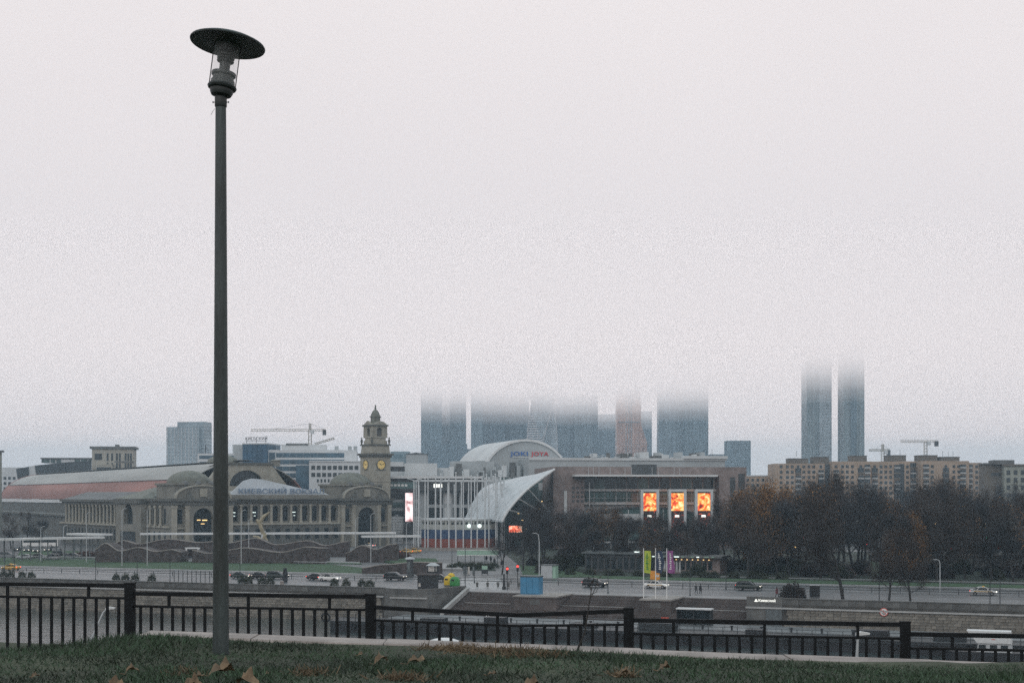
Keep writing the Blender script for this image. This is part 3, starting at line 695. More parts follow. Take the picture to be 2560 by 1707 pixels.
# pale low railings along the verge
for q, tt in enumerate((319.0, 322.5)):
    L0, L1 = S_(-80, tt), S_(900, tt)
    t = thing('verge_railing', ('pale low pipe railing at the back edge of the grass verge', 'second pale pipe railing, behind the verge railing and nearer the slate walls')[q], 'railing', E_(L0, tt), RE)
    MB().box(0, L1 - L0, -.05, .05, .55, .68).build('rail', 'pale_steel', t)
    p = MB().box(-.04, .04, -.04, .04, 0, .6).mesh('post', 'pale_steel')
    for k in range(int((L1 - L0) / 4) + 1): inst('post', p, t, (4 * k, 0, 0))
# bars of a bus stop frame on the near pavement
t = thing('stop_frame', 'open dark metal frame of bars on the near pavement left of the lamp post', 'frame', E_(S_(485, 240), 240), RE)
L = S_(540, 240) - S_(440, 240)
MB().box(-L / 2, L / 2, -.04, .04, 2.5, 2.6).build('top_bar', 'rail_steel', t)
for k in range(10): MB().box(-.05, .05, -.05, .05, 0, 2.5).build('bar', 'dark_steel', t, loc=(-L / 2 + L * k / 9, 0, 0))
# slim posts
for px_, tt, h in ((12, 262, 8), (36, 242, 6.5), (105, 300, 7), (239, 240.5, 4.6), (343, 262, 4), (425, 240.5, 4.6), (600, 240.8, 4.2), (1163, 241, 9.5), (1186, 262, 5.5), (1130, 283, 6), (1520, 241.5, 5), (1725, 241.5, 8), (1815, 262, 3.5), (2198, 241, 5), (2475, 241, 6.5), (2500, 240.5, 5.2)):
    t = thing('slim_post', 'slim dark sign post standing along the embankment road', 'post', E_(S_(px_, tt), tt), RE, 'slim posts along the road')
    MB().tube([(0, 0, 0), (0, 0, h)], [.075, .055], 8).build('shaft', 'dark_steel', t)
    MB().lathe([(.16, 0), (.16, .25), (.08, .35)], 8).build('base', 'dark_steel', t)
# ================================================================== STATION
RS = math.radians(36); A0 = Vector((-109.4, 455, 0))
def stn(l, m_, z=0.0): return A0 + Vector((.809 * l - .588 * m_, .588 * l + .809 * m_, z))
SB = thing('station_building', 'long beige classical railway station with columns, arched windows and domed end pavilions', 'station', A0, RS)
P0, P1, P2, P3 = 0.0, 20.7, 61.1, 81.0
NB = 11; bw = (P2 - P1) / NB
# centre: one arched panel, window and column per bay
MB().box(P1, P2, 1.6, 22, 0, 15.4).build('wall', 'station_wall', SB)
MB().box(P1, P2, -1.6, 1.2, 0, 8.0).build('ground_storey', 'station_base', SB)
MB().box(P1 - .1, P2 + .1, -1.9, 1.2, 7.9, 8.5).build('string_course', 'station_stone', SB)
pan = MB().arch(0, bw, 8.5, 15.4, 2.1, 9.1, 13.2, 0, 1.2).mesh('arched_bay', 'station_wall')
gls = MB().box(-1.1, 1.1, 0, .08, 9.0, 14.3).mesh('window', 'glass_dark')
mul = MB().box(-.06, .06, -.06, 0, 9.1, 14.2).box(-1.05, 1.05, -.06, -.001, 11.2, 11.35).box(-1.05, 1.05, -.06, -.001, 13.1, 13.2).mesh('window_bars', 'dark_steel')
colm = MB().lathe([(.62, 8.5), (.62, 8.9), (.48, 9.0), (.45, 11), (.40, 13.8), (.55, 14.0), (.62, 14.4), (.62, 14.6)], 12).mesh('column', 'station_stone')
gw = MB().box(-.75, .75, 0, .1, 3.2, 6.6).mesh('window', 'glass_dark')
for k in range(NB):
    x = P1 + bw * k
    inst('arched_bay', pan, SB, (x, 0, 0)); wn = inst('window', gls, SB, (x + bw / 2, .95, 0)); inst('window_bars', mul, wn, (0, -.02, 0))
    inst('column', colm, SB, (x, -.55, 0)); inst('window', gw, SB, (x + bw / 2, -1.72, 0))
    if k in (0, 2, 6): MB().box(-.5, .5, 0, .05, 11.8, 12.05).box(-.35, .35, 0, .05, 10.6, 10.8).build('lit_lamp', 'cool_light', SB, loc=(x + bw / 2, 1.25, 0)) if False else MB().box(-.6, .5, 0, .03, 11.9, 12.15).box(-.2, .4, 0, .03, 10.8, 11.0).build('lit_lamp', 'cool_light', SB, loc=(x + bw / 2, .88, 0))
inst('column', colm, SB, (P2, -.55, 0))
MB().box(P1, P2, -1.0, 1.3, 15.4, 16.2).build('entablature', 'station_cornice', SB)
MB().box(P1, P2, -1.7, 1.3, 16.2, 16.7).build('cornice', 'station_cornice', SB)
MB().box(P1, P2, -.6, 1.3, 16.7, 17.9).build('parapet', 'station_wall', SB)
MB().prism([(1.3, 16.7), (22, 16.7), (12, 19.2)], P1, P2, 'x').build('roof', 'roof_metal', SB)
# end pavilions
def pavilion(x0, x1, mirror):
    c = (x0 + x1) / 2
    MB().box(x0, x1, .2, 20, 0, 16).build('pavilion_core', 'station_wall', SB)
    side = 5.6
    MB().arch(x0 + side, x1 - side, 0, 16, 6.8, 0, 10.2, -2.4, .2).build('entrance_arch', 'station_wall', SB)
    g = MB().box(c - 3.5, c + 3.5, 0, .1, 0, 13.7).build('great_window', 'glass_dark', SB, loc=(0, -.9, 0))
    b = MB()
    for q in (-2.2, -.75, .75, 2.2): b.box(c + q - .09, c + q + .09, -.08, -.002, 0, 13.0)
    for z in (4.2, 7.5, 10.2): b.box(c - 3.4, c + 3.4, -.08, -.001, z, z + .16)
    b.build('window_bars', 'dark_steel', g)
    MB().box(c - 1.6, c - .4, 0, .03, 9.6, 9.85).box(c + .2, c + 1.9, 0, .03, 9.5, 9.8).box(c - .3, c + 1, 0, .03, 8.4, 8.6).build('lit_lamp', 'warm_light' if not mirror else 'cool_light', SB, loc=(0, -1.02, 0)) if not mirror else None
    for a, e in ((x0, x0 + side), (x1 - side, x1)):
        MB().box(a, e, -1.2, .2, 0, 16).build('pier_wall', 'station_wall', SB)
        for q in (a + .7, e - .7): MB().box(q - .7, q + .7, -2.4, -1.2, 0, 14.4).box(q - .85, q + .85, -2.5, -1.2, 13.7, 14.5).build('pilaster', 'station_stone', SB)
        MB().box((a + e) / 2 - .8, (a + e) / 2 + .8, -1.28, -1.2, 8.6, 13.2).build('niche_window', 'glass_dark', SB)
        MB().box(a + 1.4, e - 1.4, -1.9, -1.2, 6.9, 7.4).build('sill', 'station_stone', SB)
    MB().box(x0 - .3, x1 + .3, -2.8, 20, 14.6, 15.8).build('entablature', 'station_cornice', SB)
    MB().box(x0 - .9, x1 + .9, -3.4, 20.4, 15.8, 16.7).build('cornice', 'station_cornice', SB)
    n = 14; hw = (x1 - x0) / 2 - .5
    arc = [(c - hw * math.cos(math.pi * k / n), 16.7 + 4.4 * math.sin(math.pi * k / n) ** .9) for k in range(n + 1)]
    MB().prism(arc, -2.2, -.8).build('segmental_pediment', 'station_wall', SB)
    MB().prism([(p[0] * 1.0, p[1] + .02) for p in arc] + [((p[0] - c) * .94 + c, (p[1] - 16.7) * .90 + 16.7) for p in reversed(arc)], -2.7, -2.2).build('pediment_moulding', 'station_stone', SB)
    MB().box(c - 1.2, c + 1.2, -2.75, -2.2, 17.2, 19.8).build('crest', 'station_stone', SB)
    for sg in (-1, 1): MB().prism([(c + sg * 5.0 - 1.2, 16.75), (c + sg * 5.0 + 1.2, 16.75), (c + sg * 5, 19.2)], -3.2, -2.7).build('urn_statue', 'station_cornice', SB)
    MB().box(c - 8, c + 8, 1.5, 17, 16.6, 21.0).box(c - 8.5, c + 8.5, 1.0, 17.5, 21, 21.7).build('attic', 'station_wall', SB)
    d = MB(); prof = [(7.2, 21.7), (7.2, 22.4), (6.6, 23.4), (5.2, 24.6), (3.2, 25.4), (1.2, 25.8), (0, 25.9)]
    d.lathe(prof, 20, (c, 9.2, 0)); d.build('dome', 'dome_copper', SB, True)
    dm = MB().lathe([(.9, 0), (.9, .5), (.7, 1.0), (0, 1.25)], 10).mesh('oculus_dormer', 'roof_dark')
    for q in (-4.4, 0, 4.4): inst('oculus_dormer', dm, SB, (c + q, 1.6, 21.2))
pavilion(P0, P1, False); pavilion(P2, P3, True)
# glazed roof bearing the name
MB().prism([(P1 + .5, 17.4), (27, 22.5), (30, 23.3), (33.5, 23.1), (46, 20.6), (60, 17.8), (60, 17.2), (P1 + .5, 17.0)], 3.0, 3.4).build('glazed_sign_roof', 'glass_roof', SB)
o = inst('name_lettering', text_mesh('КИЕВСКИЙ ВОКЗАЛ', 3.1, .12, 'letter_blue', 1.02), SB, (41, 2.55, 18.3), rot=(UPR, 0, 0)); 
bb = [v.co.x for v in o.data.vertices]; wd_ = max(bb) - min(bb); o.scale = (31.8 / wd_, .75, 1)
# flank wing
WX = 20
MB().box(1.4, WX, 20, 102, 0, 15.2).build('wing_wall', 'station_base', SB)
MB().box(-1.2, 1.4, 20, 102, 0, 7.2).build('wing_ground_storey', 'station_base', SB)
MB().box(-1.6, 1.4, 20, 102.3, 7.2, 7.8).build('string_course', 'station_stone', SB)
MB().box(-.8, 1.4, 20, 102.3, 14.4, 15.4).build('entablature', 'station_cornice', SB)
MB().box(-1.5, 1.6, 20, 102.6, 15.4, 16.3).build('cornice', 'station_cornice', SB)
MB().prism([(-.5, 16.3), (WX + 4, 16.3), (9, 19)], 20, 102, 'y').build('roof', 'roof_dark', SB)
wc = MB().lathe([(.6, 7.8), (.6, 8.2), (.46, 8.3), (.40, 13.4), (.56, 13.7), (.58, 14.4)], 10).mesh('column', 'station_stone')
ww = MB().box(0, .12, -.8, .8, 8.4, 13.4).mesh('window', 'glass_dark'); wg = MB().box(0, .12, -.6, .6, 2.4, 6.0).mesh('window', 'glass_dark')
y = 44.0
while y < 101:
    inst('column', wc, SB, (-.4, y, 0)); inst('window', ww, SB, (1.22, y + 1.8, 0)); inst('window', wg, SB, (-1.32, y + 1.8, 0)); y += 3.6
for k in range(4):
    y = 3.2 + 4.4 * k
    for q in (0,): inst('window', ww, SB, (-.12, y + 1.0, 0)); inst('column', wc, SB, (-.6, y + 3.1, 0)); inst('window', wg, SB, (-.12, y + 1.0, 0))
MB().box(-.5, 1.4, 0, 20, 7.2, 7.8).build('string_course', 'station_stone', SB)
# pavilion of the wing
MB().arch(19, 42, 0, 16, 8.0, 8.0, 10.8, -2.2, .8, axis='x').build('wing_pavilion', 'station_wall', SB)
MB().box(-.7, -.5, 26.4, 34.6, 7.8, 15).build('great_window', 'glass_dark', SB)
MB().box(.8, 1.6, 19, 42, 0, 16).build('wing_pavilion_core', 'station_wall', SB)
MB().box(-2.9, 1.5, 18.6, 42.4, 15.0, 16.6).build('cornice', 'station_cornice', SB)
MB().box(-2.6, 22, 19, 42, 16.6, 20.4, (8, 9, 28, 33)).build('hip_roof', 'dome_copper', SB)
MB().box(-2.45, -2.3, 24, 37, 2.2, 5.6).build('doorway', 'glass_dark', SB)
# gabled hall with the great lunette in front of the train shed
GY = 30; c = 41
gp = [(17, 8)] + [(17, 16.8), (21, 18.2), (24.5, 20.6), (27.5, 24), (30, 27.2), (31.5, 28.6), (50.5, 28.6), (52, 27.2), (54.5, 24), (57.5, 20.6), (61, 18.2), (65, 16.8), (65, 8)]
n = 12; r = 6.6
arc = [(c - r * math.cos(math.pi * k / n), 21.0 + 5.6 * math.sin(math.pi * k / n)) for k in range(n + 1)]
b = MB()
b.prism([(17, 8), (c - r, 8), (c - r, 21), arc[0], (c - r, 28.6), (31.5, 28.6), (30, 27.2), (27.5, 24), (24.5, 20.6), (21, 18.2), (17, 16.8)], GY, GY + 2)
b.prism([(65, 8), (65, 16.8), (61, 18.2), (57.5, 20.6), (54.5, 24), (52, 27.2), (50.5, 28.6), (c + r, 28.6), (c + r, 8)], GY, GY + 2)
b.prism([(c - r, 8), (c + r, 8), (c + r, 21), (c - r, 21)], GY, GY + 2)
for k in range(n): b.prism([arc[k], arc[k + 1], (arc[k + 1][0], 28.6), (arc[k][0], 28.6)], GY, GY + 2)
b.build('hall_gable', 'station_stone', SB)
g = MB().box(c - r, c + r, GY + 1.4, GY + 1.5, 20.9, 26.8).build('lunette_window', 'glass_dark', SB)
b = MB()
for q in (-4, -2, 0, 2, 4): b.box(c + q - .1, c + q + .1, GY + 1.28, GY + 1.395, 20.9, 26.4)
b.build('window_bars', 'dark_steel', g)
MB().box(30.8, 51.2, GY - .6, GY + 2.4, 28.6, 29.3).build('gable_cornice', 'station_cornice', SB)
MB().lathe([(5.6, 29.3), (5.5, 30), (4.6, 31), (2.6, 31.9), (0, 32.2)], 20, (36, GY + 9, 0)).build('low_dome', 'dome_copper', SB, True)
MB().box(52.0, 54.6, GY + 1, GY + 3.6, 28.2, 30.2).box(51.6, 55, GY + .6, GY + 4, 30.2, 30.7, (53.1, 53.5, GY + 2.1, GY + 2.5)).build('roof_cupola', 'station_wall', SB)
for x0 in (22, 60): MB().lathe([(3.8, 18), (3.7, 18.6), (2.8, 19.6), (0, 20.2)], 14, (x0, 24, 0)).build('corner_dome', 'dome_copper', SB, True)
# train shed
TS = thing('train_shed', 'long barrel-vaulted train shed with grey roof and red lower band', 'train shed', stn(41, 32), math.radians(29.6))
def vault(a0, a1, y0, y1, n, rx=23.5, rz=15.6, zc=14.0, off=0.0):
    b = MB(); p = [((rx + off) * math.cos(math.radians(a0 + (a1 - a0) * k / n)), zc + (rz + off) * math.sin(math.radians(a0 + (a1 - a0) * k / n))) for k in range(n + 1)]
    q = [(x * .985, zc + (z - zc) * .985) for x, z in p]
    b.prism(p + q[::-1], y0, y1); return b
LEN = 344
ribs = 24
for k in range(ribs):
    y0, y1 = LEN * k / ribs + .12, LEN * (k + 1) / ribs - .12
    vault(98, 143, y0, y1, 8).build('roof_bay', 'roof_metal', TS); vault(37, 82, y0, y1, 8).build('roof_bay', 'roof_metal', TS)
    vault(143.4, 172, y0, y1, 6).build('red_band_bay', 'roof_red', TS); vault(8, 36.6, y0, y1, 6).build('red_band_bay', 'roof_red', TS)
vault(82, 98, 0, LEN, 4, off=.7).build('ridge_lantern', 'roof_dark', TS)
for a in (143.2, 36.8): vault(a - .45, a + .45, 0, LEN, 1, off=.25).build('gutter', 'dark_steel', TS)
vault(6, 174, LEN - .5, LEN + .3, 24, off=.3).build('end_rim', 'roof_red', TS)
for sg in (-1, 1):
    MB().box(*sorted((sg * 23.3, sg * 24.0)), 0, LEN, 14.4, 15.9).build('pale_eave', 'canopy_white', TS)
    MB().box(*sorted((sg * 21.5, sg * 23.6)), 0, LEN, 0, 14.4).build('side_wall', 'station_base', TS)
    MB().box(*sorted((sg * 23.6, sg * 36)), 72, LEN, 0, 9.0).box(*sorted((sg * 23.6, sg * 36.8)), 72, LEN, 9.0, 9.8).build('side_aisle', 'station_base', TS)
# clock tower
TL, TM, TWd = 79.0, 8.0, 7.9
CT = thing('clock_tower', 'square beige clock tower with gilded dials, arcaded lantern and small dome', 'tower', stn(TL, TM), RS)
h = TWd / 2
MB().box(0, TWd, 0, TWd, 0, 31.4).build('shaft', 'station_stone', CT)
def ring(nm, e, z0, z1, mt='station_cornice', e2=None):
    e2 = e if e2 is None else e2
    return MB().box(-e, TWd + e, -e, TWd + e, z0, z1, (-e2, TWd + e2, -e2, TWd + e2)).build(nm, mt, CT)
ring('lower_band', .15, 22.6, 23.1, 'station_stone')
ring('cornice', .35, 31.4, 32.1); ring('cornice', .85, 32.1, 32.8)
ring('balcony_block', -.1, 32.8, 35.6, 'station_stone', -.35); ring('cornice', .1, 35.6, 36.1)
ring('stepped_base', -.9, 36.1, 37.4, 'station_stone'); ring('stepped_base', -1.25, 37.4, 38.4, 'station_stone')
un = MB().lathe([(.3, 0), (.25, .5), (.45, .9), (.42, 1.5), (.15, 1.9), (.3, 2.3), (0, 2.6)], 10).mesh('corner_urn', 'station_cornice')
for x, y in ((.35, .35), (TWd - .35, .35), (.35, TWd - .35), (TWd - .35, TWd - .35)): inst('corner_urn', un, CT, (x, y, 36.1))
# lantern: four piers with arched openings
i0, i1 = 1.05, TWd - 1.05
for (ax, y0, y1) in (('y', i0, i0 + .7), ('y', i1 - .7, i1)): MB().arch(i0, i1, 38.4, 42.6, 2.1, 38.9, 41.0, y0, y1, axis='y').build('lantern_arcade', 'station_stone', CT)
for (y0, y1) in ((i0, i0 + .7), (i1 - .7, i1)): MB().arch(i0 + .7, i1 - .7, 38.4, 42.6, 2.1, 38.9, 41.0, y0, y1, axis='x').build('lantern_arcade', 'station_stone', CT)
MB().box(i0 + .8, i1 - .8, i0 + .8, i1 - .8, 38.4, 42.4).build('lantern_core', 'roof_dark', CT)
for x, y in ((i0, i0), (i1, i0), (i0, i1), (i1, i1)): MB().lathe([(.38, 38.4), (.3, 42.4), (.42, 42.6)], 8, (x, y, 0)).build('column', 'station_stone', CT)
MB().box(i0 - .6, i1 + .6, i0 - .6, i1 + .6, 42.6, 43.1).build('cornice', 'station_cornice', CT)
pd = [(h - 2.9, 43.1), (h + 2.9, 43.1), (h, 44.5)]
MB().prism(pd, i0 - .5, i0 + .3).build('pediment', 'station_stone', CT); MB().prism(pd, i1 - .3, i1 + .5).build('pediment', 'station_stone', CT)
MB().prism(pd, i0 - .5, i0 + .3, 'x').build('pediment', 'station_stone', CT); MB().prism(pd, i1 - .3, i1 + .5, 'x').build('pediment', 'station_stone', CT)
MB().lathe([(2.3, 43.1), (1.9, 44.0), (1.75, 44.4), (1.75, 45.8), (2.1, 45.9), (2.1, 46.2), (1.7, 46.3), (1.6, 46.8), (1.25, 47.7), (.8, 48.3), (.35, 48.7), (.3, 49.1), (.45, 49.4), (.2, 49.6), (.28, 50.1), (0, 50.5)], 20, (h, h, 0)).build('dome', 'dome_copper', CT, True)
def dial(axis):
    d = bpy.data.objects.new('clock_face', None)
    b = MB().tube([(0, 0, 0), (0, -.12, 0)], 1.62, 28).mesh('clock_face', 'clock_gold')
    o = inst('clock_face', b, CT, (h, -.0, 28.7) if axis == 'y' else (-.0, h, 28.7), 0 if axis == 'y' else -math.pi / 2)
    hb = MB()
    for k in range(12):
        a = math.radians(30 * k); hb.box(-.07, .07, -.15, -.125, 1.12, 1.45); 
        for q in range(8):
            x, y, z = hb.v[-8 + q]; hb.v[-8 + q] = (x * math.cos(a) + z * math.sin(a), y, -x * math.sin(a) + z * math.cos(a))
    for a, l_, w_ in ((math.radians(78), 1.25, .09), (math.radians(305), .85, .12)):
        hb.box(-w_, w_, -.17, -.152, -.2, l_)
        for q in range(8):
            x, y, z = hb.v[-8 + q]; hb.v[-8 + q] = (x * math.cos(a) + z * math.sin(a), y, -x * math.sin(a) + z * math.cos(a))
    hb.build('hands_and_marks', 'clock_hand', o)
    fr = MB().lathe([(1.62, 0), (1.95, 0), (1.95, .18), (1.62, .18), (1.62, 0)], 28); fo = fr.build('clock_rim', 'station_cornice', o); fo.rotation_euler = (UPR, 0, 0)
    bpy.data.objects.remove(d)
dial('y'); dial('x')
MB().box(h - .3, h + .3, -.05, .05, 19.6, 21.8).build('slit_window', 'glass_dark', CT); MB().box(-.05, .05, h - .3, h + .3, 19.6, 21.8).build('slit_window', 'glass_dark', CT)
for y in (25.6,): MB().box(h - 2.2, h + 2.2, -.06, .0, 26.6, 26.85).build('moulding', 'station_cornice', CT)
# long white canopies before the station
def canopy(label, p0, p1, z, dep, posts):
    p0, p1 = Vector(p0), Vector(p1); d = p1 - p0; L = d.length; a = math.atan2(d.y, d.x)
    t = thing('platform_canopy', label, 'canopy', (p0.x, p0.y, 0), a)
    MB().box(0, L, 0, dep, z - .55, z).build('roof', 'canopy_white', t)
    pm = MB().box(-.12, .12, dep * .5 - .12, dep * .5 + .12, 0, z - .55).mesh('post', 'rail_steel')
    for k in range(posts): inst('post', pm, t, (L * (k + .5) / posts, 0, 0))
canopy('very long thin white canopy in front of the station colonnade', (X_(350, 436), 436, 0), (X_(990, 447), 447, 0), 6.1, 4, 22)
canopy('short white canopy beside the clock tower, under the long one', (X_(906, 432), 432, 0), (X_(1052, 436), 436, 0), 5.4, 4, 9)
canopy('white bus canopy at the car park beyond the lawn', (X_(-40, 372), 372, 0), (X_(262, 396), 396, 0), 6.2, 3.2, 14)
canopy('small white canopy against the wing of the station', (X_(166, 428), 428, 0), (X_(256, 420), 420, 0), 6.3, 4, 6)
# ================================================================== SHOPPING CENTRE
RM = math.radians(8); B0 = Vector((X_(1383, 470), 470, 0))
BK = thing('brick_shopping_block', 'brown brick shopping block with recessed glass front and three flame-coloured screens', 'building', B0, RM)
W = 66.0
MB().box(0, 10.5, 0, 40, 0, 27.2).box(56.5, W, 0, 40, 0, 27.2).box(10.5, 56.5, 0, 40, 24.2, 27.2).build('brick_wall', 'brick_brown', BK)
MB().box(10.5, 56.5, 5, 40, 0, 24.2).build('recessed_wall', 'mall_grey', BK)
MB().box(6.2, 54.5, -5.5, 3, 23.9, 24.5).build('canopy', 'canopy_white', BK)
MB().box(26.5, 35, -.1, .3, 24.6, 28.0).build('roof_louvre', 'mall_dark', BK)
pm = MB().box(-.06, .06, -.06, .06, 24.5, 27.0).mesh('mast', 'pale_steel')
for x in (11.5, 13.2, 15, 18.8, 23.8, 26, 33, 35.2, 40.5, 42.4): inst('mast', pm, BK, (x, -2, 0))
MB().box(11.8, 12.05, -1.4, -1.15, 5, 22).build('pale_mast', 'pale_steel', BK)
for z0, z1, mt in ((19.9, 23.4, 'glass_dark'), (15.6, 18.9, 'glass_teal')):
    for k in range(12):
        x = 11.2 + 3.75 * k; MB().box(x, x + 3.3, 4.8, 5.05, z0, z1).build('window', mt if (k + int(z0)) % 4 else 'glass_teal', BK)
for z in (19.1, 14.6): MB().box(10.5, 56.5, 3.6, 5, z, z + .7).build('balcony_band', 'mall_light', BK)
MB().box(10.5, 56.5, 3.5, 3.56, 16.7, 16.8).build('balcony_rail', 'pale_steel', BK)
n = 16; vc, vr = 30.5, 23.5
ar = [(vc - vr * math.cos(math.pi * k / n), 3.0 + 11.0 * math.sin(math.pi * k / n) ** .55) for k in range(n + 1)]
MB().prism(ar, -3.0, 4.6).build('glazed_entrance_vault', 'glass_teal', BK)
MB().prism(ar + [((p[0] - vc) * .965 + vc, (p[1] - 3) * .955 + 3) for p in ar[::-1]], -3.4, -3.0).build('vault_rim', 'mall_dark', BK)
for k in range(1, 8): MB().box(vc - vr + 5.9 * k - .12, vc - vr + 5.9 * k + .12, -3.12, -3.0, 0, 13).build('vault_mullion', 'mall_light', BK)
MB().box(14, 32, -3.1, -3.0, 9.2, 11.6).build('frosted_band', 'mall_light', BK)
for zz in (6.5, 2.0): MB().box(12, 50, -3.12, -3.0, zz, zz + .5).build('transom', 'mall_light', BK)
for k, (xa, xb) in enumerate(((28.4, 34.6), (37.8, 43.9), (46.8, 53.0))):
    MB().box(xa, xb, -5.2, -3.6, 18.9, 19.7).box(xa, xa + .9, -5.2, -3.6, 3, 18.9).box(xb - .9, xb, -5.2, -3.6, 3, 18.9).build('screen_frame', 'mall_light', BK)
    x0, x1 = xa + .95, xb - .95
    s = MB().box(x0, x1, -4.9, -4.6, 12.6, 18.4).build('lit_screen', 'led_flame', BK)
    MB().box(x0, x1, -4.89, -4.6, 3.2, 12.55).build('screen_lower_half', 'led_ember', BK)
    MB().box(x0 + 1.3, x1 - 1.5, -4.93, -4.9, 10.5, 11.2).build('screen_caption', 'sign_lit', s)
for r_ in range(4):
    for q in range(3): MB().box(6.3 + q * 1.5, 7.2 + q * 1.5, -.06, .05, 15.4 + r_ * 1.45, 16.2 + r_ * 1.45).build('small_window', 'mall_dark', BK)
MB().box(3.6, 4.6, -.25, .1, 5, 19.2).build('light_slot', 'mall_light', BK)
for xa, xb, z0, z1 in ((60.3, 62.1, 17.2, 23.8), (60.3, 62.1, 10, 16.3), (63.2, 65.4, 4, 25.0)): MB().box(xa, xb, -.08, .1, z0, z1).build('dark_slot', 'mall_dark', BK)
# grey roof storey behind, with machinery
RB = thing('grey_roof_storey', 'set-back grey roof storey with machinery above the brown brick block', 'building', (X_(1322, 520), 520, 0), RM)
MB().box(0, 74, 0, 45, 0, 31.3).build('storey', 'mall_grey', RB)
MB().box(58, 74.8, -1, 20, 31.3, 32.4).build('upper_slab', 'mall_light', RB)
MB().box(0, 74.5, -.4, 0, 30.6, 31.5).build('parapet', 'mall_light', RB)
r = random.Random(5)
for k in range(26):
    x = r.uniform(22, 66); w_ = r.uniform(.7, 3); MB().box(x, x + w_, 2 + r.uniform(0, 8), 12, 31.3, 31.3 + r.uniform(.6, 2.6)).build('roof_unit', r.choice(['mall_light', 'roof_dark', 'mall_grey']), RB)
for k in range(9):
    x = r.uniform(18, 72); MB().box(x, x + .1, 3, 3.1, 31.3, 31.3 + r.uniform(2, 4.5)).build('aerial', 'dark_steel', RB)
for k in range(5):
    x = 24 + 8.5 * k; MB().tube([(x, 4, 31.6), (x + 5, 4, 32.6)], .16, 6).build('pipe', 'pale_steel', RB)
# barrel vault with the letters
VA = thing('vaulted_cinema_roof', 'pale barrel-vaulted roof above the shopping centre bearing blue and red letters', 'building', (X_(1316, 545), 545, 0), math.radians(16))
n = 24; hw = 17.6
vp = [(hw * math.cos(math.pi * k / n), 23.0 + 16.3 * math.sin(math.pi * k / n) ** .95) for k in range(n + 1)]
MB().prism(vp, 1.2, 46).build('vault', 'mall_light', VA, True)
MB().prism([(x * .955, 23 + (z - 23) * .945) for x, z in vp], .6, 1.2).build('front_panel', 'mall_grey', VA)
MB().prism(vp + [(x * .955, 23 + (z - 23) * .945) for x, z in vp[::-1]], 0, 1.25).build('rim', 'canopy_white', VA)
MB().box(-hw, hw, 1, 46, 0, 23).build('drum_wall', 'mall_grey', VA)
for tx, mt, cx in (('JOKI', 'letter_joy_blue', -2.6), ('JOYA', 'letter_red', 5.6)):
    o = inst('lettering', text_mesh(tx, 2.3, .15, mt, 1.05), VA, (cx, .4, 32.9), rot=(UPR, 0, 0)); xs_ = [v.co.x for v in o.data.vertices]; o.scale = (7.0 / (max(xs_) - min(xs_)), 1, 1)
MB().box(-5.5, 9, .35, .58, 32.2, 32.45).build('underline_board', 'mall_light', VA)
MB().box(13.8, 14.9, .3, .6, 31.2, 32.3).build('white_panel', 'sign_white', VA)
# grey wing left of it
LW = thing('grey_shopping_wing', 'grey panelled shopping centre wing behind the white poles, with a tall lit screen', 'building', (X_(972, 520), 520, 0), math.radians(6))
Wl = 58
MB().box(-2, Wl, 1.5, 50, 0, 24.6).build('wall', 'mall_grey', LW)
MB().box(-2, 34, -2.5, 3, 23.9, 24.7).build('eave_canopy', 'canopy_white', LW)
MB().box(-2, 34, -1.2, 1.5, 19.4, 23.9).build('dark_gallery', 'mall_dark', LW)
MB().box(0, 10, -1.3, -1.2, 20.2, 22.6).build('shop_board', 'glass_teal', LW)
for k in range(5): MB().box(.6 + k * 1.3, 1.5 + k * 1.3, -1.36, -1.3, 21.0, 21.8).build('board_letter', 'sign_white', LW)
for k in range(4):
    MB().box(-2, 10.5, 1.2, 1.5, 16.4 - 3.1 * k, 18.3 - 3.1 * k).build('window_band', 'glass_dark' if k % 2 == 0 else 'glass_teal', LW)
MB().box(-2, 12, .6, 1.5, .0, 9.8).build('pale_cladding', 'mall_light', LW)
for k in range(9): MB().box(-2, 12, .5, .62, 1 + k, 1.12 + k).build('cladding_line', 'mall_grey', LW)
MB().box(5.4, 9.2, -.9, .4, 2, 19.3).build('screen_frame', 'mall_dark', LW)
MB().box(6.0, 8.7, -1.0, -.9, 8.2, 18.6).build('lit_screen', 'led_pink', LW)
for k in range(14):
    x = 14.5 + 3.0 * k
    for z0 in (3.5, 9.0, 14.5): MB().box(x, x + 2.3, 1.3, 1.52, z0, z0 + 4.2).build('window', 'glass_dark' if (k * 3 + int(z0)) % 5 else 'mall_light', LW)
for k in range(4): MB().box(16.3 + k * .85, 16.9 + k * .85, -1.4, -1.2, 20.6, 21.9).build('lit_digit', 'sign_lit', LW)
for a, b_, z0, z1, y in ((6, 18, 24.6, 29.6, 6), (18, 24, 24.6, 28.0, 9), (24, 40, 24.6, 30.6, 14), (34, 52, 24.6, 31.0, 20), (-2, 6, 24.6, 30.5, 22)):
    MB().box(a, b_, y, y + 14, z0, z1).build('roof_block', r.choice(['mall_grey', 'mall_light']), LW)
for k in range(16):
    x = r.uniform(16, 50); w_ = r.uniform(.5, 2.5); MB().box(x, x + w_, 8, 12, 24.6, 24.6 + r.uniform(1, 5.6)).build('roof_unit', r.choice(['mall_light', 'roof_dark', 'mall_grey']), LW)
MB().box(-1, 6, 5.9, 6.4, 26.6, 28.4).build('louvre', 'mall_dark', LW)
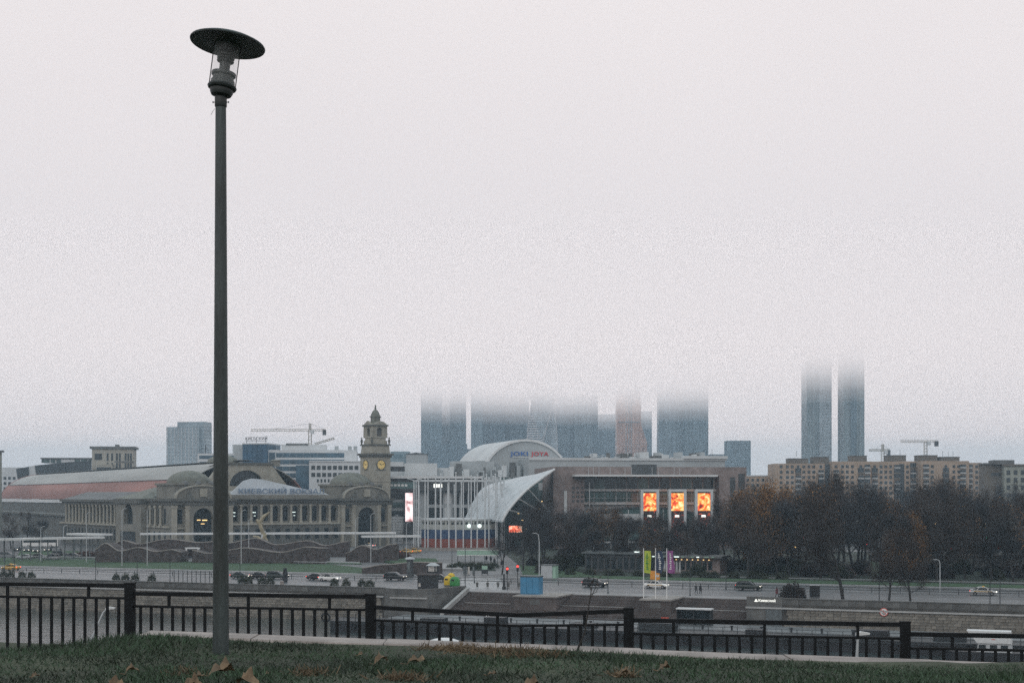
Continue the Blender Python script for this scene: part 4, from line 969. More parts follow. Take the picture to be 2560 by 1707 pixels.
# swooping canopy of the entrance
SC = thing('swooping_canopy', 'huge swooping white ribbed canopy curving down to the ground beside the brick block', 'canopy', (X_(1280, 455), 455, 0))
KA = [(1386, 1172, 462), (1352, 1196, 458), (1318, 1222, 455), (1286, 1255, 453), (1266, 1282, 452), (1256, 1302, 452)]
KB = [(1384, 1172, 470), (1335, 1189, 482), (1272, 1199, 490), (1212, 1216, 494), (1183, 1252, 492), (1163, 1293, 486)]
def w3(x, y, Y): return Vector((X_(x, Y), Y, Z_(y, Y))) - Vector(SC.location)
def crv(K, u):
    f = u * (len(K) - 1); i = min(int(f), len(K) - 2); q = f - i
    g = lambda j: Vector(K[max(0, min(len(K) - 1, j))])
    p0, p1, p2, p3 = g(i - 1), g(i), g(i + 1), g(i + 2)
    v = .5 * ((2 * p1) + (-p0 + p2) * q + (2 * p0 - 5 * p1 + 4 * p2 - p3) * q * q + (-p0 + 3 * p1 - 3 * p2 + p3) * q ** 3)
    return w3(*v)
NA, NBs = 26, 10
for j in range(NBs):          # each strip of the roof sheet is a panel
    b = MB()
    for i in range(NA + 1):
        a, e = crv(KA, i / NA), crv(KB, i / NA)
        for q in ((j + .02) / NBs, (j + .98) / NBs):
            p = a.lerp(e, q); p.z += 1.8 * math.sin(math.pi * q) * math.sin(math.pi * i / NA); b.v.append(tuple(p)); b.v.append((p.x, p.y, p.z - .35))
    for i in range(NA):
        k = i * 4; b.f += [(k, k + 2, k + 6, k + 4), (k + 1, k + 5, k + 7, k + 3), (k, k + 4, k + 5, k + 1), (k + 2, k + 3, k + 7, k + 6)]
    b.build('roof_panel', 'canopy_sheet', SC)
MB().tube([crv(KA, i / 30) + Vector((0, -.2, -.1)) for i in range(31)], .42, 8).build('edge_beam', 'canopy_white', SC, True)
for (xa, ya), (xb, yb) in (((1320, 1222), (1370, 1275)), ((1296, 1246), (1356, 1281)), ((1274, 1275), (1320, 1287))):
    MB().tube([w3(xa, ya, 454), w3(xb, yb, 470), w3(xb + (xb - xa) * .8, yb + (yb - ya) * .8, 482)], .2, 6).build('strut', 'canopy_white', SC)
GA = thing('green_glass_atrium', 'greenish glass atrium wall under the swooping canopy', 'building', (X_(1245, 492), 492, 0), 0)
MB().box(0, 20, .15, 8, 0, 24).build('core', 'mall_dark', GA)
for i in range(6):
    for j in range(7): MB().box(.1 + 3.2 * i, 3.15 + 3.2 * i, 0, .14, .1 + 3.4 * j, 3.3 + 3.4 * j).build('pane', 'glass_teal', GA)
for x, z in ((8, 9), (10.5, 10.2), (14, 13), (15, 15.5), (12.2, 8.4), (9.2, 6.1), (13.4, 6.6), (6.8, 11.4)): MB().box(x, x + .8, -.06, -.01, z, z + .3).build('lit_lamp', 'warm_light', GA)
MB().box(14, 19.5, -.1, -.005, 19.5, 22).build('louvre', 'mall_light', GA)
# striped round pavilion among the poles
PC = Vector((X_(1147, 468), 468, 0))
DR = thing('striped_pavilion', 'round pavilion banded white, blue and red among tall white poles', 'pavilion', PC)
for z0, z1, mt, nm in ((0, 3.7, 'band_red', 'red_band'), (3.7, 6.65, 'band_blue', 'blue_band'), (6.65, 9.6, 'band_white', 'white_band')):
    MB().lathe([(12.3, z0), (12.3, z1 - .02)], 40).build(nm, mt, DR)
MB().lathe([(12.6, 9.6), (12.6, 10.1), (0, 10.4)], 40).lathe([(12.6, 9.6), (0, 9.6)], 40).build('roof', 'mall_light', DR)
for k in range(22):
    a = math.radians(200 + 7 * k); x, y = 12.33 * math.cos(a), 12.33 * math.sin(a)
    MB().box(-.42, .42, -.06, .06, 8.4, 9.1).build('slot_window', 'glass_dark', DR, loc=(x, y, 0), rz=a + math.pi / 2)
for px_ in (1173, 1199):
    x = X_(px_, 456) - PC.x; MB().tube([(x, -12.2, 7.9), (x, -12.9, 7.9)], .62, 18).build('round_lamp', 'cool_light', DR)
MB().lathe([(15.8, 0), (15.8, 1.0), (15.5, 1.0), (15.5, 0)], 48).build('basin_rim', 'coping', DR)
pole = MB().tube([(0, 0, 0), (0, 0, 12), (0, 0, 24)], [.24, .21, .17], 10).mesh('shaft', 'mall_light'); fin = MB().lathe([(.05, 24), (.3, 24.15), (.3, 24.35), (0, 24.6)], 8).mesh('finial', 'mall_light')
NP = 38
for k in range(NP):
    a = 2 * math.pi * (k + .35) / NP; rr = 14.0 if k % 2 else 14.9
    x, y = PC.x + rr * math.cos(a), PC.y + rr * math.sin(a); h_ = .93 + .09 * math.sin(a * 1.5 + 1) + random.uniform(-.02, .02)
    t = thing('white_pole', 'tall white pole in the ring around the striped round pavilion', 'pole', (x, y, 0), 0, 'ring of white poles')
    inst('shaft', pole, t, scale=(1, 1, h_)); inst('finial', fin, t, scale=(1, 1, h_))
RR = thing('pole_ring_beam', 'pale ring beam tying the tops of the white poles together', 'ring beam', PC)
MB().lathe([(14.2, 22.3), (14.7, 22.3), (14.7, 22.7), (14.2, 22.7), (14.2, 22.3)], 48).build('ring', 'mall_light', RR)
for k in range(10):
    a = math.radians(36 * k); MB().tube([(14.4 * math.cos(a), 14.4 * math.sin(a), 22.5), (17 * math.cos(a), 17 * math.sin(a), 23.3)], .12, 5).build('bracket', 'mall_light', RR)
# red video screen at the park edge
pS = Vector((X_(1289, 430), 430, 0)); t = thing('red_video_screen', 'glowing red and orange video screen among the trees by the pavilion', 'screen', pS)
zz = Z_(1322, 430); MB().box(-2.1, 2.1, 0, .4, zz - 1.1, zz + 1.1).build('cabinet', 'mall_dark', t); MB().box(-2.0, 2.0, -.05, 0, zz - 1, zz + 1).build('lit_screen', 'led_red', t)
[MB().box(q - .15, q + .15, .1, .4, 0, zz - 1.1).build('leg', 'rail_steel', t) for q in (-1.85, 1.85)]
# ================================================================== CITY BEHIND
def at(x, Y): return Vector((X_(x, Y), Y, 0))
# --- left: white slab at the frame edge, dark leaning glass block, columned tower, pale far tower
t = thing('pale_slab_block', 'pale concrete block at the far left beyond the train shed', 'building', at(-40, 900), math.radians(-6))
MB().box(0, 22, 0, 16, 0, Z_(1168, 900)).build('wall', 'office_white', t)
for k in range(7):
    for j in range(4): MB().box(1 + k * 3, 2.8 + k * 3, -.08, .05, 18 + j * 3.3, 19.8 + j * 3.3).build('window', 'glass_dark', t)
t = thing('corner_block', 'grey block with overhanging eave cut by the left frame edge', 'building', at(-46, 620), 0)
MB().box(0, 7.4, 0, 4, 0, 36.6).build('wall', 'grey_green', t); MB().box(-.5, 8.3, -.8, 4.5, 36.6, 37.4).build('eave', 'roof_dark', t)
for k in range(2):
    for j in range(7): MB().box(1 + k * 3, 2.6 + k * 3, -.08, .05, 9 + j * 3.6, 11.2 + j * 3.6).build('window', 'glass_dark', t)
Yg = 860
t = thing('leaning_glass_block', 'dark glass office with outward-leaning segments and a lighter top storey', 'building', at(40, Yg), math.radians(4))
def gx(x): return (X_(x, Yg) - X_(40, Yg))
def gz(y): return Z_(y, Yg)
for (xa, xb, ya, yb, mt) in ((40, 70, 1172, 1166, 'glass_dark'), (86, 160, 1163, 1155, 'glass_dark'), (160, 226, 1155, 1151, 'glass_dark')):
    a0, a1 = gx(xa), gx(xb); MB().prism([(a0 + 5, 2), (a1 + 2, 2), (a1, gz(yb)), (a0, gz(ya))], 0, 20).build('leaning_segment', mt, t)
MB().prism([(gx(70) + 2, 2), (gx(87) + 4, 2), (gx(86), gz(1163)), (gx(70), gz(1165))], .8, 20).build('pale_joint', 'office_white', t)
MB().prism([(gx(226), 2), (gx(243), 2), (gx(241), gz(1149)), (gx(226), gz(1151))], -.6, 18).build('pale_joint', 'office_white', t)
MB().box(gx(96), gx(232), 6, 18, gz(1156), gz(1146)).build('top_storey', 'glass_teal', t); MB().box(gx(94), gx(236), 5, 19, gz(1146), gz(1143)).build('roof_slab', 'roof_dark', t)
for x in (117, 131, 145, 192, 210): MB().box(gx(x), gx(x + 2), 5.7, 6, gz(1156), gz(1146)).build('mullion', 'office_white', t)
MB().box(gx(146), gx(178), 5.6, 5.9, gz(1155), gz(1147)).build('pale_panel', 'office_white', t)
Yc = 760
t = thing('columned_attic_tower', 'beige tower block with flat overhanging cornice and tall paired windows', 'building', at(230, Yc), math.radians(10))
wd_ = 21.5; hc = Z_(1121, Yc)
MB().box(0, wd_, 0, 18, 0, hc).build('wall', 'beige_block', t); MB().box(-1.1, wd_ + 1.1, -1.1, 19, hc, hc + 1.2).build('cornice', 'roof_dark', t); MB().box(11.5, 13.6, 4, 7, hc + 1.2, hc + 2.4).build('chimney', 'roof_dark', t)
MB().box(1.4, 5.2, -.1, .05, hc - 6.0, hc - 2.6).build('loggia', 'glass_dark', t)
for x in (7.6, 9.9, 12.4, 13.9, 16.9, 18.3, 19.7):
    MB().box(x, x + .95, -.12, .05, hc - 6.4, hc - 2.4).build('window', 'glass_dark', t); MB().box(x, x + .95, -.12, .05, hc - 13, hc - 7.6).build('window', 'glass_dark', t)
MB().box(11.6, wd_ + .3, -.4, .0, hc - 7.2, hc - 6.6).build('string_course', 'roof_dark', t)
MB().box(2.5, 11, -6, 0, 0, hc - 9).box(2.3, 11.2, -6.3, 0, hc - 9, hc - 8.4).build('lower_wing', 'beige_block', t); MB().box(3, 10.6, -6.08, -5.9, hc - 12.4, hc - 10).build('window_band', 'glass_dark', t)
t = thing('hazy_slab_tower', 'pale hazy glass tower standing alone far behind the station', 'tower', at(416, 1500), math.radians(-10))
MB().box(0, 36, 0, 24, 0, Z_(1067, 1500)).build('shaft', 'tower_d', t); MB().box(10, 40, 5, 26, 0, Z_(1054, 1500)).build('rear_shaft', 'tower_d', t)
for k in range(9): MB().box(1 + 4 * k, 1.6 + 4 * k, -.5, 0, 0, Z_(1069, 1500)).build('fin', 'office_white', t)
# --- offices behind the station
Yo = 640
t = thing('grey_office_block', 'low grey office block with ribbon windows left of the blue glass building', 'building', at(494, Yo + 40), math.radians(3))
hz = Z_(1133, Yo + 40); MB().box(0, 26, 0, 20, 0, hz).build('wall', 'office_white', t)
for j in range(4): MB().box(.8, 25.5, -.1, .05, hz - 2.6 - 3 * j, hz - 1.0 - 3 * j).build('ribbon_window', 'office_glass', t)
MB().box(16, 24, 4, 14, hz, hz + 4.4).build('plant_room', 'mall_grey', t)
MB().tube([(3, 5, hz), (3, 5, hz + 4)], .2, 6).build('aerial', 'dark_steel', t)
t = thing('blue_glass_office', 'dark blue glass office with rooftop lettering behind the station', 'building', at(606, Yo), math.radians(-8))
hz = Z_(1110, Yo); 
MB().box(0, 11.5, .2, 20, 0, hz).build('core', 'office_blue', t)
for i in range(5):
    for j in range(9): MB().box(.1 + 2.28 * i, 2.2 + 2.28 * i, 0, .18, hz - .1 - 3.0 * (j + 1), hz - .3 - 3.0 * j).build('pane', 'office_blue', t)
MB().box(-4.5, 0, 1.5, 18, 0, hz - .4).build('side_wing', 'mall_grey', t)
MB().box(-.3, 11.8, 0, 20.3, hz, hz + .5).build('parapet', 'office_white', t)
o = inst('rooftop_lettering', text_mesh('КИЕВСКИЙ', 1.9, .12, 'sign_black'), t, (5.8, 2, hz + 1.9), rot=(UPR, 0, 0)); MB().box(.8, 10.6, 2, 2.2, hz + 1.3, hz + 1.5).build('sign_rail', 'dark_steel', t)
for x in (1.2, 5.8, 10.2): MB().box(x - .08, x + .08, 2.2, 2.36, hz + .5, hz + 3.2).build('sign_post', 'dark_steel', t)
t = thing('white_ribbon_office', 'long white office with blue ribbon windows between blue office and clock tower', 'building', at(668, Yo), math.radians(5))
hz = Z_(1124, Yo); Wd = 40
MB().box(0, Wd, 0, 22, 0, hz).build('wall', 'office_white', t)
MB().box(.8, 3.6, -.12, .05, 0, hz - 1.2).build('corner_glazing', 'office_glass', t)
for j in range(5):
    n_p = 10 if j < 3 else 4
    for k in range(n_p): MB().box(4.0 + 3.05 * k + (0), 6.95 + 3.05 * k, -.1, .05, hz - 3.4 - 3.05 * j, hz - 1.35 - 3.05 * j).build('ribbon_window', 'office_glass', t)
MB().box(13, 19, -3.5, 0, 0, hz - 7.0).build('blue_bay', 'office_glass', t)
MB().box(19, 44, -6, 0, 0, hz - 5.5).box(19, 44.4, -6.4, 0, hz - 5.5, hz - 5.0).build('lower_wing', 'office_white', t)
for j in range(2):
    for k in range(9): MB().box(20.0 + 2.4 * k, 21.7 + 2.4 * k, -6.12, -5.95, hz - 9.0 - 3.2 * j, hz - 7.2 - 3.2 * j).build('window', 'glass_dark', t)
for k in range(6): MB().box(22.5 + 1.6 * k, 23.3 + 1.6 * k, -6.14, -5.95, hz - 14.6, hz - 13.2).build('window', 'glass_dark', t)
MB().box(6, 26, 5, 16, hz, hz + 2.6).build('roof_storey', 'office_white', t); MB().box(8, 18, 4.8, 5, hz + 2.2, hz + 3.1).build('roof_railing', 'roof_dark', t)
for x in (30, 36, 38.5): MB().box(x, x + 1.6, 4, 8, hz, hz + 1.9).build('roof_unit', 'mall_grey', t)
t = thing('blue_edge_block', 'small blue-grey block peeping out to the right of the clock tower', 'building', at(976, 700), 0)
MB().box(0, 9, 0, 12, 0, Z_(1128, 700)).build('wall', 'tower_b', t); MB().box(8, 18, -3, 9, 0, Z_(1135, 700)).build('wing', 'mall_grey', t); MB().prism([(7.6, Z_(1135, 700)), (18.5, Z_(1135, 700)), (13, Z_(1131, 700))], -3.4, 9).build('roof', 'roof_dark', t)
for k in range(4): MB().box(9 + 2 * k, 10 + 2 * k, -3.1, -2.95, 27, 29).build('window', 'glass_dark', t)
# --- cranes
def lattice(b, p0, p1, w0, n, r=.09):
    p0, p1 = Vector(p0), Vector(p1); d = (p1 - p0).normalized(); u = d.cross(Vector((0, 1, 0))).normalized() if abs(d.y) < .9 else Vector((1, 0, 0)); v = d.cross(u).normalized()
    cs = [(a * w0 / 2 * u + e * w0 / 2 * v) for a, e in ((1, 1), (1, -1), (-1, -1), (-1, 1))]
    for c_ in cs: b.tube([p0 + c_, p1 + c_], r, 4, False)
    for k in range(n):
        a, e = p0.lerp(p1, k / n), p0.lerp(p1, (k + 1) / n)
        for q in range(4): b.tube([a + cs[q], e + cs[(q + 1) % 4]], r * .7, 4, False)
def crane(label, x, Y, ybase, yjib, ytop, xl, xr, name='tower_crane'):
    t = thing(name, label, 'crane', at(x, Y)); zj, zt = Z_(yjib, Y), Z_(ytop, Y); a, e = X_(xl, Y) - X_(x, Y), X_(xr, Y) - X_(x, Y); s = Y / 700
    b = MB(); lattice(b, (0, 0, 0), (0, 0, zj), 1.4 * s, 26, .09 * s); b.build('mast', 'crane_paint', t)
    b = MB(); lattice(b, (a, 0, zj), (0, 0, zj), 1.0 * s, 22, .075 * s); b.build('jib', 'crane_paint', t)
    b = MB(); lattice(b, (0, 0, zj), (e, 0, zj), 1.0 * s, 7, .075 * s); b.build('counter_jib', 'crane_paint', t)
    if ytop < yjib - 4:
        b = MB(); lattice(b, (0, 0, zj), (0, 0, zt), .9 * s, 6, .12 * s); b.build('apex', 'crane_paint', t)
        MB().tube([(0, 0, zt), (a * .6, 0, zj + .6)], .05 * s, 4).build('tie', 'dark_steel', t); MB().tube([(0, 0, zt), (e * .9, 0, zj + .6)], .05 * s, 4).build('tie', 'dark_steel', t)
    MB().box(e - 1.4 * s, e + .2 * s, -.9 * s, .9 * s, zj - 2.4 * s, zj + .2).build('counterweight', 'mall_dark', t)
    MB().box(.5 * s, 2.1 * s, -1.6 * s, -.2 * s, zj - 1.9 * s, zj).build('cab', 'office_white', t)
crane('long horizontal-jib tower crane rising behind the white ribbon office', 775, 760, 1112, 1075, 1058, 627, 814)
crane('small red-jibbed crane over the brick apartment roof beside the twin towers', 2207, 1300, 1160, 1125, 1110, 2172, 2224)
crane('flat-topped crane rising above the middle of the apartment roof', 2314, 1050, 1160, 1103, 1102, 2252, 2344)
t = thing('luffing_crane', 'crane jib slanting up behind the white ribbon office roof', 'crane', at(786, 780)); b = MB()
lattice(b, (0, 0, 0), (0, 0, Z_(1110, 780)), 1.5, 14, .14); b.build('mast', 'crane_paint', t); b = MB(); lattice(b, (0, 0, Z_(1110, 780)), (X_(836, 780) - X_(786, 780), 0, Z_(1095, 780)), .9, 10, .12); b.build('jib', 'crane_paint', t)
# --- apartment block
Ya = 800; AP = thing('brick_apartment_block', 'long tan brick apartment block with white glazed balconies and roof huts', 'building', at(1940, Ya), 0)
def ax(x): return X_(x, Ya) - X_(1940, Ya)
segs = [(1940, 2080, 1158, 4), (2080, 2178, 1153, 0), (2178, 2252, 1153, 3), (2252, 2300, 1152, 6), (2300, 2420, 1152, -2), (2420, 2459, 1156, 3)]
for xa, xb, yt, y0 in segs: MB().box(ax(xa) + .01, ax(xb) - .01, y0, 26, 0, Z_(yt, Ya)).build('wall_section', 'apartment', AP)
for xa, xb, ya in ((1980, 2028, 1146), (2042, 2080, 1142), (2138, 2176, 1139), (2230, 2275, 1138), (2308, 2354, 1138), (2362, 2410, 1142)):
    MB().box(ax(xa), ax(xb), 8, 18, 30, Z_(ya, Ya)).build('roof_hut', 'apartment_dark', AP); MB().box(ax(xa) - .2, ax(xb) + .2, 7.8, 18.2, Z_(ya, Ya), Z_(ya, Ya) + .4).build('hut_roof', 'roof_dark', AP)
for x in (2000, 2150, 2262, 2370, 2384, 2396): MB().box(ax(x), ax(x) + .15, 10, 10.2, 40, 40 + random.uniform(2.5, 5)).build('aerial', 'dark_steel', AP)
win = MB().box(-.75, .75, -.12, .1, 0, 1.6).mesh('window', 'glass_dark'); wfr = MB().box(-.95, .95, -.08, .1, -.2, 1.8).mesh('window_frame', 'balcony_white')
bl = MB().box(-1.6, 1.6, -1.1, 0, .1, .95).mesh('balcony', 'balcony_white'); bg_ = MB().box(-1.5, 1.5, -1.0, -.2, .95, 2.3).mesh('balcony_glazing', 'glass_dark'); bo_ = MB().box(-1.7, 1.7, -.12, 0, 0, 2.4).mesh('loggia', 'glass_dark')
rr = random.Random(11)
cols = [(1956, 'w'), (1972, 'w'), (1984, 'w'), (1999, 'b'), (2013, 'w'), (2026, 'w'), (2038, 'w'), (2056, 'b'), (2072, 'd'), (2090, 'b'), (2106, 'w'), (2118, 'w'), (2131, 'w'), (2152, 'b'), (2168, 'b'), (2190, 'b'), (2206, 'w'), (2218, 'w'), (2230, 'w'), (2246, 'b'), (2262, 'd'), (2276, 'w'), (2290, 'b'), (2312, 'b'), (2328, 'w'), (2362, 'b'), (2382, 'w'), (2394, 'w'), (2404, 'b'), (2428, 'b'), (2446, 'w')]
def seg_y(x):
    for xa, xb, yt, y0 in segs:
        if xa <= x < xb: return y0
    return 0
for x, k in cols:
    for j in range(9):
        z = 33.3 - 3.0 * j; y = seg_y(x)
        if k == 'w' or (k == 'b' and j == 0 and rr.random() < .5):
            f_ = inst('window', win, AP, (ax(x), y, z)); 
            if rr.random() < .35: inst('window_frame', wfr, f_, (0, .04, 0))
        elif k == 'b':
            if rr.random() < .72:
                q = inst('balcony', bl, AP, (ax(x), y, z - .4)); inst('balcony_glazing', bg_, q)
            else:
                q = inst('balcony', bl, AP, (ax(x), y, z - .4), material='apartment_dark'); inst('loggia', bo_, q, (0, -.02, 1.0))
        else: inst('loggia', bo_, AP, (ax(x), y, z - .5), scale=(.8, 1, 1.2))
t = thing('low_apartment_wing', 'lower tan apartment house joining the brick apartment block at its left', 'building', at(1862, 830), 0)
hz = Z_(1190, 830); MB().box(0, 18.6, 0, 16, 0, hz).build('wall', 'apartment', t); MB().box(-.2, 18.8, -.3, 16, hz, hz + .6).build('cornice', 'office_white', t)
for k in range(6):
    for j in range(5): inst('window', win, t, (1.6 + 3 * k, 0, hz - 3 - 3 * j))
Yr = 620
t = thing('grey_green_block', 'grey-green apartment block with corbelled cornice at the right frame edge', 'building', at(2470, Yr), math.radians(-7))
hz = Z_(1160, Yr); MB().box(0, 7, 6, 20, 0, hz).build('rear_wall', 'apartment_dark', t); MB().box(7, 26, 0, 20, 0, hz - .8).build('wall', 'grey_green', t)
MB().box(-.4, 7.4, 5.5, 20, hz, hz + .7).build('cornice', 'roof_dark', t); MB().box(6.6, 26.5, -.6, 20, hz - .8, hz).build('cornice', 'apartment_dark', t); MB().box(7, 26.2, -.4, 0, hz - 13.4, hz - 12.6).build('string_course', 'roof_dark', t)
MB().box(3, 12, 4, 14, hz, hz + 1.9).build('roof_hut', 'roof_dark', t)
for k in range(6):
    for j in range(5): inst('window', win, t, (8.6 + 3.0 * k, 0, hz - 4.6 - 3.3 * j), scale=(1, 1, 1.25))
MB().box(2.5, 6.5, 5.9, 6.05, hz - 5, hz - 3.6).build('dark_band', 'glass_dark', t)
# restaurant outlined with lamps
Yq = 395; t = thing('lamp_outlined_pavilion', 'dark pavilion outlined with strings of warm lamps behind the right-hand trees', 'building', at(2388, Yq), 0)
zt = Z_(1264, Yq); wq = 12
MB().box(0, wq, 0, 8, 0, zt - .3).build('wall', 'mall_dark', t); MB().box(-.6, wq + .8, -.6, 8.6, zt + .1, zt + .9, (1, wq - 1, 1, 7)).build('roof', 'roof_dark', t)
lamp = MB().box(-.09, .09, -.12, -.02, -.09, .09).mesh('lamp_bulb', 'warm_light')
for k in range(30): inst('lamp_bulb', lamp, t, (.2 + .38 * k, 0, zt - .15))
for x0, x1, z1 in ((.2, 1.1, zt - 1.0), (3.0, 4.1, zt - 1.0)):
    MB().box(x0, x1, -.06, 0, z1 - 3.4, z1).build('window', 'glass_dark', t)
    for k in range(9): inst('lamp_bulb', lamp, t, (x0, -.05, z1 - .4 * k)); inst('lamp_bulb', lamp, t, (x1, -.05, z1 - .4 * k))
    for k in range(1, 3): inst('lamp_bulb', lamp, t, (x0 + (x1 - x0) * k / 3, -.05, z1))
for k in range(16): inst('lamp_bulb', lamp, t, (8.4, -.05, zt - .5 - .42 * k))
# ================================================================== CLOUD-TOPPED TOWERS
TOPH = 250
def tower(label, xa, xb, Y, mt, top=TOPH, dep=30, rz=0., lighter=None, name='glass_tower', fins=True):
    t = thing(name, label, 'tower', at(xa, Y), rz); W_ = X_(xb, Y) - X_(xa, Y)
    MB().box(0, W_, 0, dep, 0, top).build('shaft', mt, t)
    if lighter:
        a, e, m2 = lighter; MB().box(W_ * a, W_ * e, -2, 0, 0, top).build('lighter_bay', m2, t)
    if fins:
        n_ = max(3, int(W_ / 6))
        for k in range(n_ + 1): MB().box(W_ * k / n_ - .35, W_ * k / n_ + .35, -.9, -.02, 0, top).build('fin', mt, t)
    return t
YT = 2300
tower('leftmost glass tower of the high-rise cluster, top lost in cloud', 1053, 1104, YT, 'tower_a', rz=.05)
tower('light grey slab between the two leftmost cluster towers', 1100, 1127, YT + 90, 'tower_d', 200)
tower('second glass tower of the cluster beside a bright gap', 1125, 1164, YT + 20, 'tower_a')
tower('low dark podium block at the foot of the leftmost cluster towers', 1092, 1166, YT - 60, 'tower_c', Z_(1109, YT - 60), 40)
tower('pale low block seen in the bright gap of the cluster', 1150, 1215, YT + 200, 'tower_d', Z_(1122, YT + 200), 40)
tower('dark tower just right of the bright gap', 1178, 1206, YT, 'tower_b')
tower('broad dark tower with stepped light bay left of the twisted tower', 1205, 1262, YT + 40, 'tower_c', lighter=(.05, .2, 'tower_b'))
tower('second broad dark tower touching the twisted tower', 1255, 1322, YT + 60, 'tower_c')
tower('blue-grey tower right of the twisted tower', 1378, 1442, YT + 80, 'tower_b', lighter=(.1, .2, 'tower_d'))
tower('wide blue-grey tower with dark right edge, right of the twisted tower', 1436, 1494, YT + 60, 'tower_b', lighter=(.8, .98, 'tower_c'))
tower('pale tower left of the copper tower', 1494, 1545, YT + 260, 'tower_b', 165)
tower('blue tower half hidden behind the copper tower', 1596, 1629, YT + 220, 'tower_b', 168)
tower('left half of the paired slabs right of the copper tower', 1647, 1712, YT - 40, 'tower_b')
tower('darker right half of the paired slabs right of the copper tower', 1712.5, 1770, YT - 60, 'tower_a')
tower('short hazy tower above the right end of the shopping block', 1818, 1876, YT - 200, 'tower_b', Z_(1101, YT - 200))
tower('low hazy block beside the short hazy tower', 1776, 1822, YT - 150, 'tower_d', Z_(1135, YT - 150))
# copper tower with sloping shoulder
t = thing('copper_tower', 'copper-pink skyscraper with sloping right shoulder in the cluster', 'tower', at(1541, YT)); q = YT / F
pr = [(0, 0), (77 * q, 0), (77 * q, Z_(1106, YT)), (62 * q, Z_(1062, YT)), (60 * q, 250), (2 * q, 250)]
MB().prism(pr, 0, 32).build('shaft', 'tower_pink', t)
for k in (24, 31, 37): MB().box(k * q - .5, k * q + .5, -.8, -.02, 0, 240).build('fin', 'tower_d', t)
MB().box(4 * q, 58 * q, -.6, -.02, Z_(1056, YT), Z_(1054, YT)).build('dark_band', 'tower_c', t)
# twisted tower: floors turning as they rise
t = thing('twisted_tower', 'twisting skyscraper with white spiral edges in the cluster', 'tower', at(1356, YT - 20)); q = (YT - 20) / F
NF = 62; hgt_ = 250; b = MB(); rad = 29 * q * 1.30
ang = lambda z: math.radians(-28 + 0.70 * z)
lay = []
for k in range(NF + 1):
    z = hgt_ * k / NF; a = ang(z); lay.append([(rad * math.cos(a + math.pi / 2 * j + math.pi / 4), 20 + rad * math.sin(a + math.pi / 2 * j + math.pi / 4), z) for j in range(4)])
b.v = [p for l_ in lay for p in l_]
for k in range(NF):
    for j in range(4): b.f.append((k * 4 + j, k * 4 + (j + 1) % 4, k * 4 + 4 + (j + 1) % 4, k * 4 + 4 + j))
b.build('shaft', 'tower_d', t, False)
for j in range(4): MB().tube([lay[k][j] for k in range(NF + 1)], .9, 5).build('spiral_edge', 'office_white', t)
lt = thing('lattice_annex', 'white banded wedge-shaped annex against the twisted tower', 'tower', at(1314, YT - 60)); q = (YT - 60) / F
MB().prism([(0, 0), (46 * q, 0), (40 * q, Z_(1105, YT - 60)), (16 * q, Z_(1034, YT - 60)), (8 * q, Z_(1040, YT - 60))], 0, 12).build('wedge', 'tower_c', lt)
for k in range(13):
    y = 1042 + 6 * k; z = Z_(y, YT - 60); xa = 7 * q - (y - 1042) * .09 * q; xb = (17 + (y - 1034) * .345) * q
    MB().box(xa, xb, -1, -.05, z, z + 1.9).build('white_band', 'canopy_white', lt)
# twin towers on the right
tower('left twin tower rising over the apartment roof into cloud', 2017, 2078, 1800, 'tower_twin', lighter=(.5, .98, 'tower_d'), dep=34, name='twin_tower')
t = tower('right twin tower with a dark recessed centre, rising over the apartment roof', 2110, 2160, 1780, 'tower_twin', lighter=(.34, .62, 'tower_c'), dep=34, name='twin_tower')
# ================================================================== AIR
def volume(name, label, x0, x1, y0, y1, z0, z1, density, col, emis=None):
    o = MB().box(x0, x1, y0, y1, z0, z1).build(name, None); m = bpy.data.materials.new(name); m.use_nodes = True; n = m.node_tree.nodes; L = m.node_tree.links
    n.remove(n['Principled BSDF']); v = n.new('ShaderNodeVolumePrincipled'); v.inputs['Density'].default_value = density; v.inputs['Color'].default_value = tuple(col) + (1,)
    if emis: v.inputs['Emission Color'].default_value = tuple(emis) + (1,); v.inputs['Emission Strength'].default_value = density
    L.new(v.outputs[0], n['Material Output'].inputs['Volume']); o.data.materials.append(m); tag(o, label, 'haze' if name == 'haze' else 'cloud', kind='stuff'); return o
volume('haze', 'thin pale haze filling the air over the river and city', -2600, 2600, -120, 3600, -7.5, 290, 1.95e-4, (.64, .84, 1.0))
# the low cloud deck that swallows the tower tops (emission in the sky's colour stands in for scattered light)
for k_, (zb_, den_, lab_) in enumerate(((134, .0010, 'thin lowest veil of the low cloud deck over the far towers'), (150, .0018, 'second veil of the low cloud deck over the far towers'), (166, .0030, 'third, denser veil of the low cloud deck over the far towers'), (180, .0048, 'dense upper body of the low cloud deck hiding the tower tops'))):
    volume('low_cloud', lab_, -2500 + 5 * k_, 2500 - 5 * k_, 1220 + 60 * k_, 3500 - 5 * k_, zb_, 286 - k_, den_, (.0, .0, .0), (.80, .735, .735))
